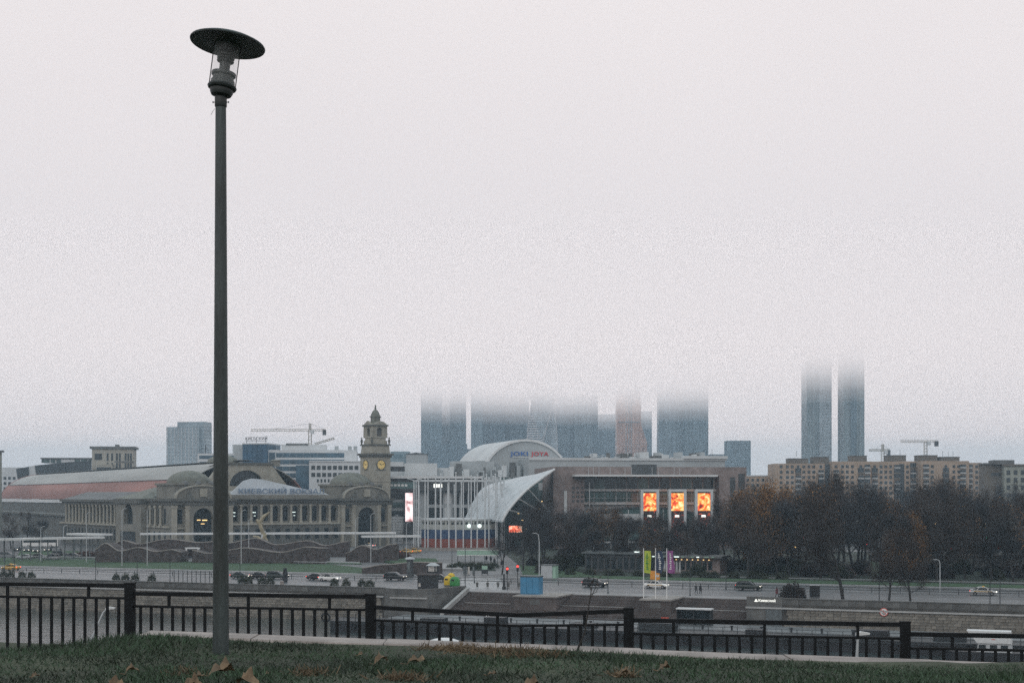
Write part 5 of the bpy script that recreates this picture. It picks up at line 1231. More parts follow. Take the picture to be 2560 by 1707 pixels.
# ragged lumps hanging from the deck, with the same sky-coloured emission
rc = random.Random(8)
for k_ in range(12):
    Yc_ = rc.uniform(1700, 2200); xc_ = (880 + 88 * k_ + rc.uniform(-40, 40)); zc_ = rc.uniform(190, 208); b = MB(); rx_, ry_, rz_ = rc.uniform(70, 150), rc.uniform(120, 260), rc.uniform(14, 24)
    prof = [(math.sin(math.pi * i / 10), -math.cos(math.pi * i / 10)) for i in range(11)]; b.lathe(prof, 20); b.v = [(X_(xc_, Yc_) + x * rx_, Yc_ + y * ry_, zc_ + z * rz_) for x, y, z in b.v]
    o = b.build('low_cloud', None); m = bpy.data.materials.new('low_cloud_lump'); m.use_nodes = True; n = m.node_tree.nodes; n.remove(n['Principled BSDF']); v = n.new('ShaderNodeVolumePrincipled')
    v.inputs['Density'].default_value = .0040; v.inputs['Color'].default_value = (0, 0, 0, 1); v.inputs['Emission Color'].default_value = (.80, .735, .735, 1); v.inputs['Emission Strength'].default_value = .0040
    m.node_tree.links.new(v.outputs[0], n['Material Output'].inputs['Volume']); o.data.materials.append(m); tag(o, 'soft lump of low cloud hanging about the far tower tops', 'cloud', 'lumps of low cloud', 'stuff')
# ================================================================== TREES
def make_tree(seed, h, spread, twigs, twmat, leaf=0, leafmat=None, clump=9, low=.20):
    r = random.Random(seed); g = np.random.default_rng(seed); b = MB(); tips = []
    def limb(p, d, L, rad, lev):
        pts = [p]; q = p.copy(); dd = d.copy(); n = 4
        for k in range(n):
            dd = (dd + Vector((r.uniform(-.18, .18), r.uniform(-.18, .18), r.uniform(-.02, .14)))).normalized(); q = q + dd * (L / n); pts.append(q.copy())
        b.tube(pts, [rad * (1 - .62 * k / n) for k in range(n + 1)], 7 if lev == 0 else 5, False)
        if lev >= 2: tips.extend(pts[1:]); return
        for k in range(9 if lev == 0 else 4):
            f = r.uniform(low if lev == 0 else .35, 1.0); i = min(int(f * n), n - 1); s = pts[i].lerp(pts[i + 1], f * n - i)
            a = r.uniform(0, 6.283); el = r.uniform(.25, 1.0) + (.3 if f > .75 else 0)
            nd = Vector((math.cos(a) * math.cos(el), math.sin(a) * math.cos(el), math.sin(el)))
            if lev > 0: nd = (nd + dd * .8).normalized()
            limb(s, nd, L * r.uniform(.36, .55) * (spread if lev == 0 else 1), rad * .42 * (1 - .3 * f), lev + 1)
    limb(Vector((0, 0, 0)), Vector((r.uniform(-.05, .05), r.uniform(-.05, .05), 1)), h * .82, h * .022, 0)
    T = np.array([tuple(p) for p in tips]); idx = g.integers(0, len(T), twigs)
    P = T[idx] + g.normal(0, h * .050, (twigs, 3)); ctr = np.array([0, 0, h * .42]); D = P - ctr; D[:, 2] += h * .15; D /= np.linalg.norm(D, axis=1)[:, None]; D += g.normal(0, .55, (twigs, 3)); D /= np.linalg.norm(D, axis=1)[:, None]
    P[:, 2] = np.maximum(P[:, 2], h * .10)
    V = slivers(P, D, g.uniform(.5, 1.25, twigs) * h / 13, g.uniform(.035, .075, twigs) * h / 13, g)
    trunk = b.mesh('trunk', 'bark', True); crown = np_mesh('crown', V, 4, twmat); lf = None
    if leaf:
        idx = g.integers(0, len(T), leaf); P = T[idx] + g.normal(0, h * .06, (leaf, 3)); D = g.normal(0, 1, (leaf, 3)); D /= np.linalg.norm(D, axis=1)[:, None]
        lf = np_mesh('leaves', slivers(P, D, g.uniform(.16, .34, leaf), g.uniform(.14, .28, leaf), g), 4, leafmat)
    return trunk, crown, lf
TR = [make_tree(100 + k, 13, .95 + .12 * (k % 3), 3600, 'twig' if k % 2 else 'twig_brown') for k in range(6)]
TO = [make_tree(200 + k, 13, 1.0, 1500, 'twig_brown', 2600, 'leaf_orange') for k in range(2)]
TOB = make_tree(230, 13, 1.0, 900, 'twig_brown', 6500, 'leaf_orange')
TM_ = [make_tree(210 + k, 13, 1.0, 2600, 'twig_brown', 600, 'leaf_orange') for k in range(2)]
def put_tree(variant, pos, h, label, group, name='bare_tree'):
    t = thing(name, label, 'tree', pos, random.uniform(0, 6.28), group); s = h / 13
    inst('trunk', variant[0], t, scale=s); inst('crown', variant[1], t, scale=s)
    if variant[2]: inst('leaves', variant[2], t, scale=s)
    return t
r = random.Random(21); cnt = 0
def top_y(x):   # skyline of the grove in the photograph
    P = [(1245, 1330), (1300, 1285), (1360, 1274), (1440, 1290), (1520, 1287), (1560, 1298), (1640, 1300), (1700, 1305), (1770, 1296), (1810, 1264), (1870, 1262), (1910, 1246), (1978, 1238), (2035, 1228), (2120, 1238), (2188, 1246), (2246, 1278), (2282, 1268), (2307, 1236), (2353, 1224), (2399, 1250), (2460, 1274), (2560, 1270), (2700, 1265)]
    for (a, b_), (c, d) in zip(P, P[1:]):
        if a <= x <= c: return b_ + (d - b_) * (x - a) / (c - a)
    return 1250
LB = {0: ('bare brown tree in the dense grove before the brick shopping block', 'bare trees of the park grove'), 1: ('bare tree in the grove below the apartment block', 'bare trees below the apartment block')}
for row, (tt, stepx, jx) in enumerate(((301, 92, 24), (312, 78, 22), (326, 72, 22), (342, 66, 20), (360, 62, 20), (382, 60, 20))):
    x = 1318 + row * 11
    while x < 2640:
        xx = x + r.uniform(-jx, jx); t_ = tt + r.uniform(-4, 4); s_ = S_(xx, t_); p = E_(s_, t_, .1); Y = p.y
        hmax = Z_(top_y(xx), Y); h = hmax * r.uniform(.80, .99) if row >= 2 else hmax * r.uniform(.62, .88)
        skip = (row == 0 and (1290 < xx < 1420 or 1590 < xx < 1700)) or (xx < 1300 and row > 3) or (row == 0 and r.random() < .25)
        if 1575 < xx < 1800: h = min(h, Z_(1316 + r.uniform(-10, 14), Y)) 
        if not skip:
            k = 0 if xx < 1870 else 1
            if (1870 < xx < 1965 and row in (2, 4, 5)) or (2225 < xx < 2305 and row in (1, 2)): put_tree(TO[cnt % 2], p, h, 'tree still holding rusty orange leaves in the grove', 'rusty-leaved trees', 'autumn_tree')
            elif cnt % 5 == 1: put_tree(TM_[cnt % 2], p, h, 'tree with thin scattered brown leaves among the bare grove', 'thinly leaved trees', 'autumn_tree')
            else: put_tree(TR[cnt % 6], p, h, LB[k][0], LB[k][1])
            cnt += 1
        x += stepx
for xx, Y, yt in ((1898, 318, 1252), (1924, 330, 1262), (1880, 340, 1262), (2268, 292, 1318), (2240, 300, 1330), (1990, 345, 1262)):
    put_tree(TOB, at(xx, Y), Z_(yt, Y), 'full-crowned rusty orange tree standing out of the bare grove', 'full rusty trees', 'autumn_tree')
# far background trees before the apartments
for k in range(16):
    xx = 1880 + 46 * k + r.uniform(-15, 15); Y = r.uniform(520, 640); put_tree(TR[(k * 5 + 1) % 6], at(xx, Y), Z_(1236 + r.uniform(-8, 22), Y), 'hazy bare tree far back against the apartment wall', 'far bare trees by the apartments')
for xx, Y, yt in ((70, 520, 1295), (28, 470, 1300), (105, 500, 1305)):
    put_tree(TR[int(xx) % 6], at(xx, Y), Z_(yt, Y), 'small dark bare tree by the car park beside the train shed', 'bare trees by the car park')
# near kerb trees
p = E_(S_(2108, 240), 240, .1); put_tree(TR[2], p, 14.0, 'dark bare tree standing on the near pavement right of the black cabinet', None)
for px_, h, lab in ((2222, 9.5, 'many-stemmed bare tree on the near pavement, left one of a leaning pair'), (2276, 9.0, 'leaning bare tree on the near pavement beside the many-stemmed one')):
    put_tree(TR[4 if px_ < 2250 else 0], E_(S_(px_, 239.5), 239.5, .1), h, lab, None)
put_tree(TR[5], E_(S_(1255, 292), 292, .1), 8.5, 'small dark tree at the corner of the plaza by the traffic lights', None)
# conifers
def conifer(seed, h):
    g = np.random.default_rng(seed); n = 5200; u = g.uniform(0.04, 1, n) ** .75; zz = h * (1 - u * .96); a = g.uniform(0, 6.283, n); lobes = 1 + .18 * np.sin(zz * 5.5) ; rad = (h - zz) * .24 * lobes * np.sqrt(g.uniform(.05, 1, n))
    P = np.stack([rad * np.cos(a), rad * np.sin(a), zz - rad * .25], 1); D = np.stack([np.cos(a), np.sin(a), -.35 + g.normal(0, .3, n)], 1); D += g.normal(0, .3, (n, 3)); D /= np.linalg.norm(D, axis=1)[:, None]
    return MB().tube([(0, 0, 0), (0, 0, h)], [.22, .03], 7).mesh('trunk', 'bark'), np_mesh('crown', slivers(P, D, g.uniform(.4, .9, n), g.uniform(.08, .18, n), g), 4, 'needle')
cf = conifer(5, 12)
for xx, Y, yt, lab in ((2282, 352, 1246, 'tall dark spruce among bare trees below the apartment block'), (2305, 372, 1262, 'smaller dark spruce half hidden beside the tall one'), (1936, 330, 1372, 'small dark spruce low in the grove under the rusty tree')):
    t = thing('spruce', lab, 'tree', at(xx, Y)); h = Z_(yt, Y); inst('trunk', cf[0], t, scale=h / 12); inst('crown', cf[1], t, scale=h / 12)
# shrubs
def shrub_mesh(seed, n, mt='shrub', tall=1.0):
    g = np.random.default_rng(seed); D = g.normal(0, 1, (n, 3)); D[:, 2] = np.abs(D[:, 2]); D /= np.linalg.norm(D, axis=1)[:, None]; rr_ = g.uniform(.35, 1, n) ** .6
    P = D * rr_[:, None] * np.array([1, 1, tall * 1.5]) * (1 + .15 * np.sin(D[:, :1] * 9)); Q = D + g.normal(0, .7, (n, 3)); Q /= np.linalg.norm(Q, axis=1)[:, None]
    return np_mesh('foliage', slivers(P, Q, g.uniform(.12, .3, n), g.uniform(.06, .14, n), g), 4, mt)
SH = [shrub_mesh(k, 700) for k in range(3)]; stm = MB().tube([(0, 0, 0), (0, 0, .8)], [.08, .04], 6).mesh('stem', 'bark')
def shrub(px_, tt, s, label, group, mt=None):
    t = thing('shrub', label, 'shrub', E_(S_(px_, tt), tt, .1), random.uniform(0, 6), group); inst('foliage', SH[px_ % 3], t, scale=s, material=mt); inst('stem', stm, t)
for px_ in (8, 26, 55, 78, 291, 314, 338, 380, 605, 622, 655, 676, 835, 866, 905, 925): shrub(px_, 240.2 + (px_ % 3) * .6, (.85, .85, 1.0), 'knee-high clipped shrub on the near pavement along the road', 'clipped shrubs on the pavement')
for px_, s in ((1968, 1.35), (1984, 1.6), (1999, 1.2)): shrub(px_, 240, (s, s, s * 1.1), 'large twiggy brown bush on the near pavement left of the black cabinet', 'large twiggy bushes', 'twig_brown')
for k in range(12): shrub(1130 + 9 * k + (k % 2) * 5, 309 + (k % 3) * 5, (1.4, 1.4, .8), 'low shrub in the plaza bed before the green-roofed underpass', 'plaza bed shrubs', 'shrub')
for k in range(9): shrub(200 + 9 * k, 330 + (k % 3) * 4, (1.9, 1.9, .9), 'rusty brown low shrub at the end of the slate walls', 'rusty shrubs by the slate walls', 'hedge_brown')
for k in range(10): shrub(1000 + 6 * k - 40, 356 + (k % 3) * 3, (1.5, 1.5, 1.2), 'dark shrub at the foot of the white poles', 'shrubs by the white poles', 'hedge_brown')
for k in range(14): shrub(1425 + 40 * k + (k % 3) * 9, 296 + (k % 2) * 2, (1.3, 1.3, .9), 'dark low shrub along the park edge under the grove', 'shrubs along the park edge')
und = [shrub_mesh(60 + k, 1500, 'twig', 1.1) for k in range(3)]
for k in range(64):
    xx = 1330 + (k * 83 % 1290) + r.uniform(-8, 8); t_ = r.uniform(299, 372); sz = r.uniform(1.1, 2.2)
    t = thing('undergrowth_bush', 'dark leafless bush in the undergrowth between the grove trunks', 'bush', E_(S_(xx, t_), t_, .08), r.uniform(0, 6), 'bushes between the grove trunks'); inst('branches', und[k % 3], t, scale=(sz * 1.3, sz * 1.3, sz), material=('twig', 'twig_brown', 'shrub')[k % 3]); inst('stem', stm, t, scale=2)
# ================================================================== SQUARE
def wave_wall(label, pts, Y, dep, mt='brown_slate'):
    """slate-clad wall with a waving top; pts are (column, row) of its crest, the foot stands on the square"""
    x0 = X_(pts[0][0], Y); t = thing('wave_wall', label, 'wall', (x0, Y, 0)); N = 26; P = []
    for k in range(N + 1):
        x = pts[0][0] + (pts[-1][0] - pts[0][0]) * k / N
        for (a, b_), (c, d) in zip(pts, pts[1:]):
            if a <= x <= c + 1e-6: u = (x - a) / (c - a); u = u * u * (3 - 2 * u); y = b_ + (d - b_) * u; break
        P.append((X_(x, Y) - x0, max(.15, Z_(y, Y))))
    MB().prism([(P[0][0], 0)] + P + [(P[-1][0], 0)], 0, dep).build('slate_body', mt, t)
    b = MB()
    for (a, z0), (c, z1) in zip(P, P[1:]): b.prism([(a, z0 + .01), (c, z1 + .01), (c, z1 + .22), (a, z0 + .22)], -.1, .5)
    b.build('coping', 'coping', t)
wave_wall('brown slate wall with a waving crest behind the verge, left of the lamp post', [(238, 1374), (262, 1358), (300, 1378), (345, 1369), (390, 1379), (430, 1374), (452, 1380)], 372, 9)
wave_wall('short brown slate wall directly beside the pale stone step', [(480, 1376), (520, 1384), (560, 1377)], 370, 7)
wave_wall('brown slate wall with a waving crest right of the lamp post', [(562, 1376), (610, 1370), (700, 1381), (770, 1368), (815, 1371)], 366, 8)
wave_wall('upper brown slate wall behind the left one, wave-crested', [(275, 1365), (306, 1351), (345, 1360), (420, 1348), (500, 1356), (560, 1352)], 402, 5)
wave_wall('upper brown slate wall behind the right one, near the sculpture', [(565, 1358), (640, 1346), (690, 1362), (770, 1352), (812, 1364), (870, 1354)], 408, 5)
wave_wall('brown slate wall with peaked crest before the taxis and white poles', [(864, 1383), (905, 1364), (940, 1374), (975, 1362), (992, 1360)], 374, 7)
wave_wall('low slate retaining wall of the hillside lawn by the advertising column', [(905, 1420), (960, 1412), (1040, 1406), (1105, 1407)], 318, 2)
for k, (xa, xb, y) in enumerate(((453, 478, 1388), (815, 850, 1374), (813, 862, 1389))):
    p = G_(xa, y, .3); t = thing('light_stone_step', ('pale stone step in the gap of the slate walls left of the lamp post', 'upper pale stone step between two slate walls by the square', 'lower pale stone step between two slate walls by the square')[k], 'step', (p.x, p.y, 0))
    MB().box(0, (xb - xa) / F * p.y, 0, 4, 0, .3).build('tread', 'coping', t); MB().box(.3, (xb - xa) / F * p.y - .3, 1.5, 4.2, .3, .6).build('upper_tread', 'coping', t)
# tube sculpture
t = thing('tube_sculpture', 'tall abstract sculpture of crossed bronze tubes before the station', 'sculpture', at(650, 425)); 
def q_(x, y): return (X_(x, 425) - X_(650, 425), 0, Z_(y, 425))
MB().tube([q_(656, 1352), q_(662, 1338), q_(652, 1318), q_(650, 1305), q_(660, 1290), q_(674, 1280)], [.55, .6, .55, .6, .55, .25], 10).build('tube', 'bronze', t, True)
MB().tube([q_(668, 1352), q_(655, 1330), q_(650, 1312), q_(645, 1302), q_(641, 1298)], [.35, .4, .5, .5, .3], 10).build('tube', 'bronze', t, True)
MB().tube([q_(654, 1350), q_(658, 1336), q_(664, 1328)], [.5, .45, .3], 10).build('tube', 'pale_steel', t, True)
MB().tube([q_(632, 1340), q_(645, 1342), q_(655, 1350)], [.25, .4, .4], 8).build('tube', 'bronze', t, True)
MB().tube([q_(662, 1340), q_(668, 1355), q_(676, 1364)], [.12, .12, .1], 6).build('tube', 'pale_steel', t, True)
MB().lathe([(3.4, 0), (3.4, .5), (2.8, 1.6), (2.2, 1.9), (0, 1.9)], 20).build('plinth', 'brown_slate', t)
# slanted white frame (fountain basin seat)
p = at(478, 400); t = thing('white_bench', 'white slanted frame bench among the slate walls', 'bench', p)
MB().prism([(-1.5, 2.6), (2.3, 2.6), (2.1, 3.0), (-1.9, 3.0)], 0, 1.5).build('seat', 'white_paint', t); MB().prism([(-1.8, 0), (-1.5, 0), (-1.2, 2.6), (-1.6, 2.6)], 0, 1.5).build('leg', 'white_paint', t); MB().prism([(1.2, 0), (1.5, 0), (2.2, 2.6), (1.8, 2.6)], 0, 1.5).build('leg', 'white_paint', t)
# lamp posts on the square
for px_, Y, yt in ((216, 372, 1285), (305, 352, 1276), (368, 352, 1276), (603, 362, 1280), (622, 395, 1300), (889, 400, 1298), (927, 372, 1288), (985, 380, 1293), (1016, 385, 1310), (158, 390, 1318), (102, 378, 1320)):
    t = thing('square_mast', 'tall thin pale lamp mast on the square before the station', 'lamp', at(px_, Y), 0, 'thin lamp masts on the square'); h = Z_(yt, Y)
    MB().tube([(0, 0, 0), (0, 0, h)], [.12, .07], 8).build('shaft', 'pale_steel', t); MB().tube([(0, 0, h), (.5, 0, h + .5), (1.1, 0, h + .55)], [.06, .06, .10], 6).build('arm', 'pale_steel', t)
for px_, Y, yt, lab in ((1348, 262, 1332, 'slim pale mast beside the white cabin on the corner'), (2350, 258, 1398, 'curved pale street lamp in front of the right-hand grove')):
    t = thing('street_lamp', lab, 'lamp', at(px_, Y)); h = Z_(yt, Y); MB().tube([(0, 0, 0), (0, 0, h * .85), (-.15, 0, h * .97), (-.6, 0, h)], [.11, .08, .07, .05], 8).build('pole', 'pale_steel', t, True); MB().box(-1.2, -.5, -.12, .12, h - .05, h + .06).build('lamp_head', 'pale_steel', t)
# ================================================================== VEHICLES
def loft(secs, n=10):
    """secs: (x, half width, z bottom, z top, roundness) -> closed skin"""
    b = MB(); m_ = 0
    for x, hw, z0, z1, rd in secs:
        ring_ = []
        for k in range(n):
            a = 2 * math.pi * (k + .5) / n; c, s = math.cos(a), math.sin(a); e = rd
            ring_.append((x, hw * math.copysign(abs(c) ** e, c), (z0 + z1) / 2 + (z1 - z0) / 2 * math.copysign(abs(s) ** e, s)))
        b.v += ring_; m_ += 1
    for i in range(m_ - 1):
        for k in range(n): b.f.append((i * n + k, i * n + (k + 1) % n, (i + 1) * n + (k + 1) % n, (i + 1) * n + k))
    b.f.append(tuple(range(n))); b.f.append(tuple(range((m_ - 1) * n + n - 1, (m_ - 1) * n - 1, -1))); return b
def car_parts(kind):
    if kind == 'suv':
        L, top, belt = 4.75, 1.72, 1.05; body = [(-2.37, .70, .45, .95, .4), (-2.3, .86, .32, 1.08, .3), (-1.4, .93, .28, 1.10, .28), (.6, .93, .28, 1.08, .28), (1.2, .92, .28, 1.06, .3), (2.1, .88, .32, .95, .32), (2.38, .70, .42, .80, .4)]
        cab = [(-2.25, .74, 1.0, 1.30, .4), (-2.0, .78, 1.0, 1.62, .35), (-1.2, .80, 1.0, 1.70, .35), (.1, .79, 1.0, 1.68, .35), (.5, .77, 1.0, 1.55, .4), (1.15, .74, 1.0, 1.10, .5)]; roof = [(-2.05, .66, 1.60, 1.68, .5), (-1.2, .70, 1.66, 1.745, .5), (.1, .69, 1.65, 1.73, .5), (.45, .64, 1.56, 1.62, .5)]
    else:
        L, top, belt = 4.65, 1.46, .92; body = [(-2.32, .66, .45, .86, .4), (-2.2, .83, .32, .96, .3), (-1.3, .90, .24, .98, .28), (.5, .90, .24, .95, .28), (1.1, .89, .24, .92, .3), (2.0, .85, .30, .80, .32), (2.33, .66, .38, .68, .4)]
        cab = [(-1.75, .68, .88, .98, .5), (-1.2, .73, .88, 1.32, .38), (-.6, .75, .88, 1.43, .35), (.1, .74, .88, 1.41, .35), (.4, .73, .88, 1.32, .4), (1.15, .70, .88, .96, .5)]; roof = [(-1.15, .60, 1.31, 1.37, .5), (-.6, .65, 1.40, 1.47, .5), (.1, .64, 1.39, 1.455, .5), (.35, .60, 1.32, 1.37, .5)]
    d = {'body': loft(body, 14).mesh('body', 'car_black', True), 'cabin_glass': loft(cab, 14).mesh('cabin_glass', 'glass_dark', True), 'roof': loft(roof, 12).mesh('roof', 'car_black', True)}
    pl = MB()
    for sg in (-1, 1):
        yy = .76 if kind != 'suv' else .80
        for xa, xb in ((-1.05, -.35), (.02, .5)) if kind != 'suv' else ((-1.9, -1.3), (-.1, .45)):
            zt = top - .08; pl.prism([(xa - .15, belt - .02), (xa - .04, belt - .02), (xb - .25 + .0, zt), (xb - .35, zt)] if xa < 0 else [(xa + .9, belt), (xa + 1.0, belt), (xb + .0, zt), (xb - .1, zt)], sg * yy - .02, sg * yy + .02)
    d['pillars'] = pl.mesh('pillars', 'car_black')
    d['stripe'] = MB().box(-1.5, 1.4, -.945, .945, .66, .745).mesh('side_stripe', 'car_yellow')
    d['roof_light'] = MB().box(-.22, .12, -.28, .28, top, top + .14).mesh('roof_sign', 'car_yellow')
    d['head'] = MB().box(-.06, .06, -.16, .16, -.07, .07).mesh('headlight', 'head_white'); d['tail'] = MB().box(-.05, .05, -.14, .14, -.09, .09).mesh('taillight', 'tail_red')
    d['tyre'] = MB().lathe([(.20, -.10), (.31, -.11), (.335, -.06), (.335, .06), (.31, .11), (.20, .10), (.20, -.10)], 18).mesh('tyre', 'tyre', True)
    d['rim'] = MB().lathe([(0, -.08), (.20, -.10), (.20, .10), (0, .08)], 12).mesh('rim', 'rim'); d['mirror'] = MB().box(-.08, .08, -.09, .09, -.06, .06).mesh('mirror', 'car_black')
    return d, L, belt
CARP = {k: car_parts(k) for k in ('suv', 'sedan')}
def car(label, kind, color, pos, rz, taxi=False, group=None, lights=True, roofcol=None):
    d, L, belt = CARP[kind]; t = thing('car', label, 'car', pos, rz, group)
    inst('body', d['body'], t, material=color); inst('cabin_glass', d['cabin_glass'], t); inst('roof', d['roof'], t, material=roofcol or color); inst('pillars', d['pillars'], t, material=color)
    if taxi: inst('side_stripe', d['stripe'], t, material=taxi); inst('roof_sign', d['roof_light'], t)
    wr = 1.05 if kind == 'suv' else 1.0
    for x in (-1.38, 1.42):
        for sg in (-1, 1):
            w_ = inst('tyre', d['tyre'], t, (x, sg * .80, .335 * wr), rot=(UPR, 0, 0), scale=wr); inst('rim', d['rim'], w_)
    for sg in (-1, 1):
        inst('headlight', d['head'], t, (L / 2 - .14, sg * .62, belt - .26), material=None if lights else 'sign_white'); inst('taillight', d['tail'], t, (-L / 2 + .07, sg * .62, belt - .12), material=None if lights else 'sign_red'); inst('mirror', d['mirror'], t, (.75, sg * 1.0, belt + .06), material=color)
    return t
def road_car(label, px_, py_, kind, color, rev=False, **k):
    s_, t_ = ST_(px_, py_, .0); return car(label, kind, color, E_(s_, t_, .012), RE + (math.pi if rev else 0), **k)
road_car('yellow taxi driving past the lawn on the embankment road', 27, 1425, 'sedan', 'car_yellow', True, taxi='car_white')
road_car('dark car behind the lamp post in the short queue', 603, 1446, 'sedan', 'car_green')
road_car('dark car in the middle of the short queue, behind clipped shrubs', 652, 1446, 'sedan', 'car_black')
road_car('dark estate car at the head of the short queue by the tall black box', 694, 1447, 'suv', 'car_green')
road_car('black car just behind the white car on the road', 794, 1450, 'sedan', 'car_black')
road_car('white car with a tan side passing the near shrubs', 824, 1452, 'sedan', 'car_white', roofcol='car_black')
road_car('black estate car with silver roof rails driving before the advertising column', 988, 1450, 'suv', 'car_black', roofcol='car_grey')
road_car('dark car half hidden behind the black newspaper kiosk', 1100, 1452, 'sedan', 'car_black')
road_car('black estate car driving right of the blue booth', 1487, 1467, 'suv', 'car_black')
road_car('white taxi with orange stripe passing behind the banner poles', 1641, 1470, 'sedan', 'car_white', taxi='car_yellow')
road_car('dark green estate car with glowing tail light right of the banners', 1872, 1475, 'suv', 'car_green')
road_car('white taxi with yellow stripe driving below the right-hand grove', 2459, 1487, 'sedan', 'car_white', taxi='car_yellow')
# parked on the square
car('white taxi parked on the slope between slate walls', 'sedan', 'car_white', G_(922, 1368) , 2.6, taxi='car_yellow')
car('yellow taxi parked just left of the white van by the poles', 'sedan', 'car_yellow', at(966, 432), 2.9, taxi='car_white')
car('silver car parked between the yellow taxis by the poles', 'suv', 'car_silver', at(990, 424), 1.9)
car('yellow taxi parked at the foot of the white poles', 'sedan', 'car_yellow', at(1014, 432), 3.0, taxi='car_white')
car('second yellow taxi at the foot of the white poles, nearer the pavilion', 'sedan', 'car_yellow', at(1034, 436), 3.1, taxi='car_white')
rr = random.Random(4)
for k, (px_, Y, col) in enumerate(((20, 402, 'car_grey'), (62, 392, 'car_silver'), (98, 398, 'car_black'), (128, 388, 'car_silver'), (185, 402, 'car_black'), (236, 408, 'car_grey'), (150, 412, 'car_black'), (272, 404, 'car_green'), (295, 410, 'car_silver'))):
    car(('grey car under the white bus canopy, first of the row', 'silver car under the bus canopy near the frame edge', 'black car parked under the bus canopy', 'light car parked in front of the bus canopy', 'black car parked near the right end of the bus canopy', 'grey car parked beyond the bus canopy end', 'black car at the back of the bus canopy', 'dark green car by the end of the slate walls', 'silver car behind the wave-crested slate wall')[k], 'suv' if k % 3 == 0 else 'sedan', col, at(px_, Y), rr.uniform(-.3, .3) + (3.14 if k % 2 else 0), lights=False)
for k, (px_, Y) in enumerate(((42, 452), (70, 446), (92, 440), (120, 448), (145, 436))):
    car(('dark car with lit headlights queuing by the white coach', 'dark car with headlights second in the coach queue', 'black car with bright headlights by the car park trees', 'dark car with headlights below the white coach', 'dark car with headlights nearest the station wing')[k], 'sedan', 'car_black', at(px_, Y), -1.45)
t = thing('white_coach', 'white coach with dark windows parked beside the train shed', 'bus', at(102, 485), .08)
MB().box(-6, 6, -1.25, 1.25, .5, 3.3, (-5.8, 5.9, -1.15, 1.15)).build('body', 'car_white', t); MB().box(-5.5, 5.6, -1.28, 1.28, 1.7, 2.7).build('window_band', 'glass_dark', t)
for x in (-3.8, 3.6):
    for sg in (-1, 1): inst('tyre', CARP['suv'][0]['tyre'], t, (x, sg * 1.12, .5), rot=(UPR, 0, 0), scale=1.45)
# ================================================================== STREET FURNITURE
def put(name, label, cat, px_, py_, z=.13, rz=0): s_, t_ = ST_(px_, py_, z); return thing(name, label, cat, E_(s_, t_, z), RE + rz)
t = put('advertising_column', 'dark advertising column with pale cap and lit poster', 'column', 1025, 1440, .13)
MB().lathe([(.85, 0), (.85, .4), (.72, .5), (.72, 3.4), (.78, 3.45), (.78, 3.6)], 20).build('drum', 'mall_dark', t); MB().lathe([(1.0, 3.6), (1.1, 3.75), (.9, 4.0), (0, 4.25)], 20).build('cap', 'pale_steel', t)
MB().lathe([(.735, .9), (.735, 3.2)], 8, a0=math.radians(-125), a1=math.radians(-65)).build('poster', 'poster', t)
t = put('newspaper_kiosk', 'small glazed kiosk with a pale pitched roof on the far pavement', 'kiosk', 1082, 1438, .13)
MB().box(-.95, .95, -.8, .8, 0, .9).build('base', 'dark_steel', t); MB().box(-.75, .75, -.78, .78, .9, 2.1).build('glazing', 'poster_light', t)
for x in (-.85, .85):
    for y in (-.75, .75): MB().box(x - .09, x + .09, y - .09, y + .09, .9, 2.15).build('post', 'dark_steel', t)
MB().box(-1.25, 1.25, -1.1, 1.1, 2.15, 2.8, (-.4, .4, -.3, .3)).build('roof', 'pale_steel', t)
t = put('black_kiosk', 'black boxy kiosk with brown roof edge on the near corner', 'kiosk', 1070, 1472, .13, .12)
MB().box(-1.65, 1.65, -1.2, 1.2, 0, 2.6).build('cabin', 'hull', t); MB().box(-1.85, 1.8, -1.4, 1.4, 2.6, 2.85).build('roof', 'brown_slate', t); MB().box(-1.45, -1.05, -1.25, -1.19, .5, 1.2).build('notice', 'poster_light', t)
for k in range(4): MB().box(-.9 + .65 * k, -.4 + .65 * k, -1.24, -1.19, 1.2, 2.2).build('shutter', 'dark_steel', t)
ig = [(.75, 0), (.80, .3), (.78, 1.2), (.62, 1.65), (.35, 1.85), (0, 1.9)]
for px_, py_, mt, lab in ((1120, 1463, 'bin_yellow', 'yellow domed recycling bin beside the green one'), (1128, 1455, 'bin_yellow', 'yellow recycling bin standing behind the two front bins'), (1137, 1465, 'bin_green', 'green domed recycling bin beside the yellow one')):
    t = put('recycling_bin', lab, 'bin', px_, py_, .13); w_ = 1.0 if px_ < 1130 else 1.25
    MB().lathe([(q * w_, z) for q, z in ig], 14).build('shell', mt, t, True); MB().box(-.28, .28, -.88 * w_, -.6, 1.15, 1.4).build('slot', 'sign_black', t); MB().lathe([(.86 * w_, 0), (.86 * w_, .12), (.7, .12)], 14).build('base', 'dark_steel', t)
t = put('blue_booth', 'bright blue rectangular booth on the stair plinth', 'booth', 1329, 1484, .2)
MB().box(-1.75, 1.75, -1.0, 1.0, 0, 3.05).build('cabin', 'kiosk_blue', t); MB().box(-1.85, 1.85, -1.1, 1.1, 3.05, 3.25).build('roof', 'rail_steel', t)
for x in (-1.15, 0, 1.15): MB().box(x - .52, x + .52, -1.05, -.99, .15, 2.85).build('panel', 'kiosk_blue', t)
t = put('white_cabin', 'pale grey utility cabin on the far corner lawn', 'cabin', 1372, 1444, .16)
MB().box(-1.4, 1.1, -1, 1, 0, 2.7).build('cabin', 'pale_steel', t); MB().box(1.1, 1.8, -.8, 1, 0, 2.6).build('side_door', 'canopy_green', t); MB().box(-1.5, 1.9, -1.1, 1.1, 2.7, 2.85).build('roof', 'rail_steel', t)
t = put('info_board', 'green-tinted information board at the plaza entrance', 'sign', 1212, 1437, .13)
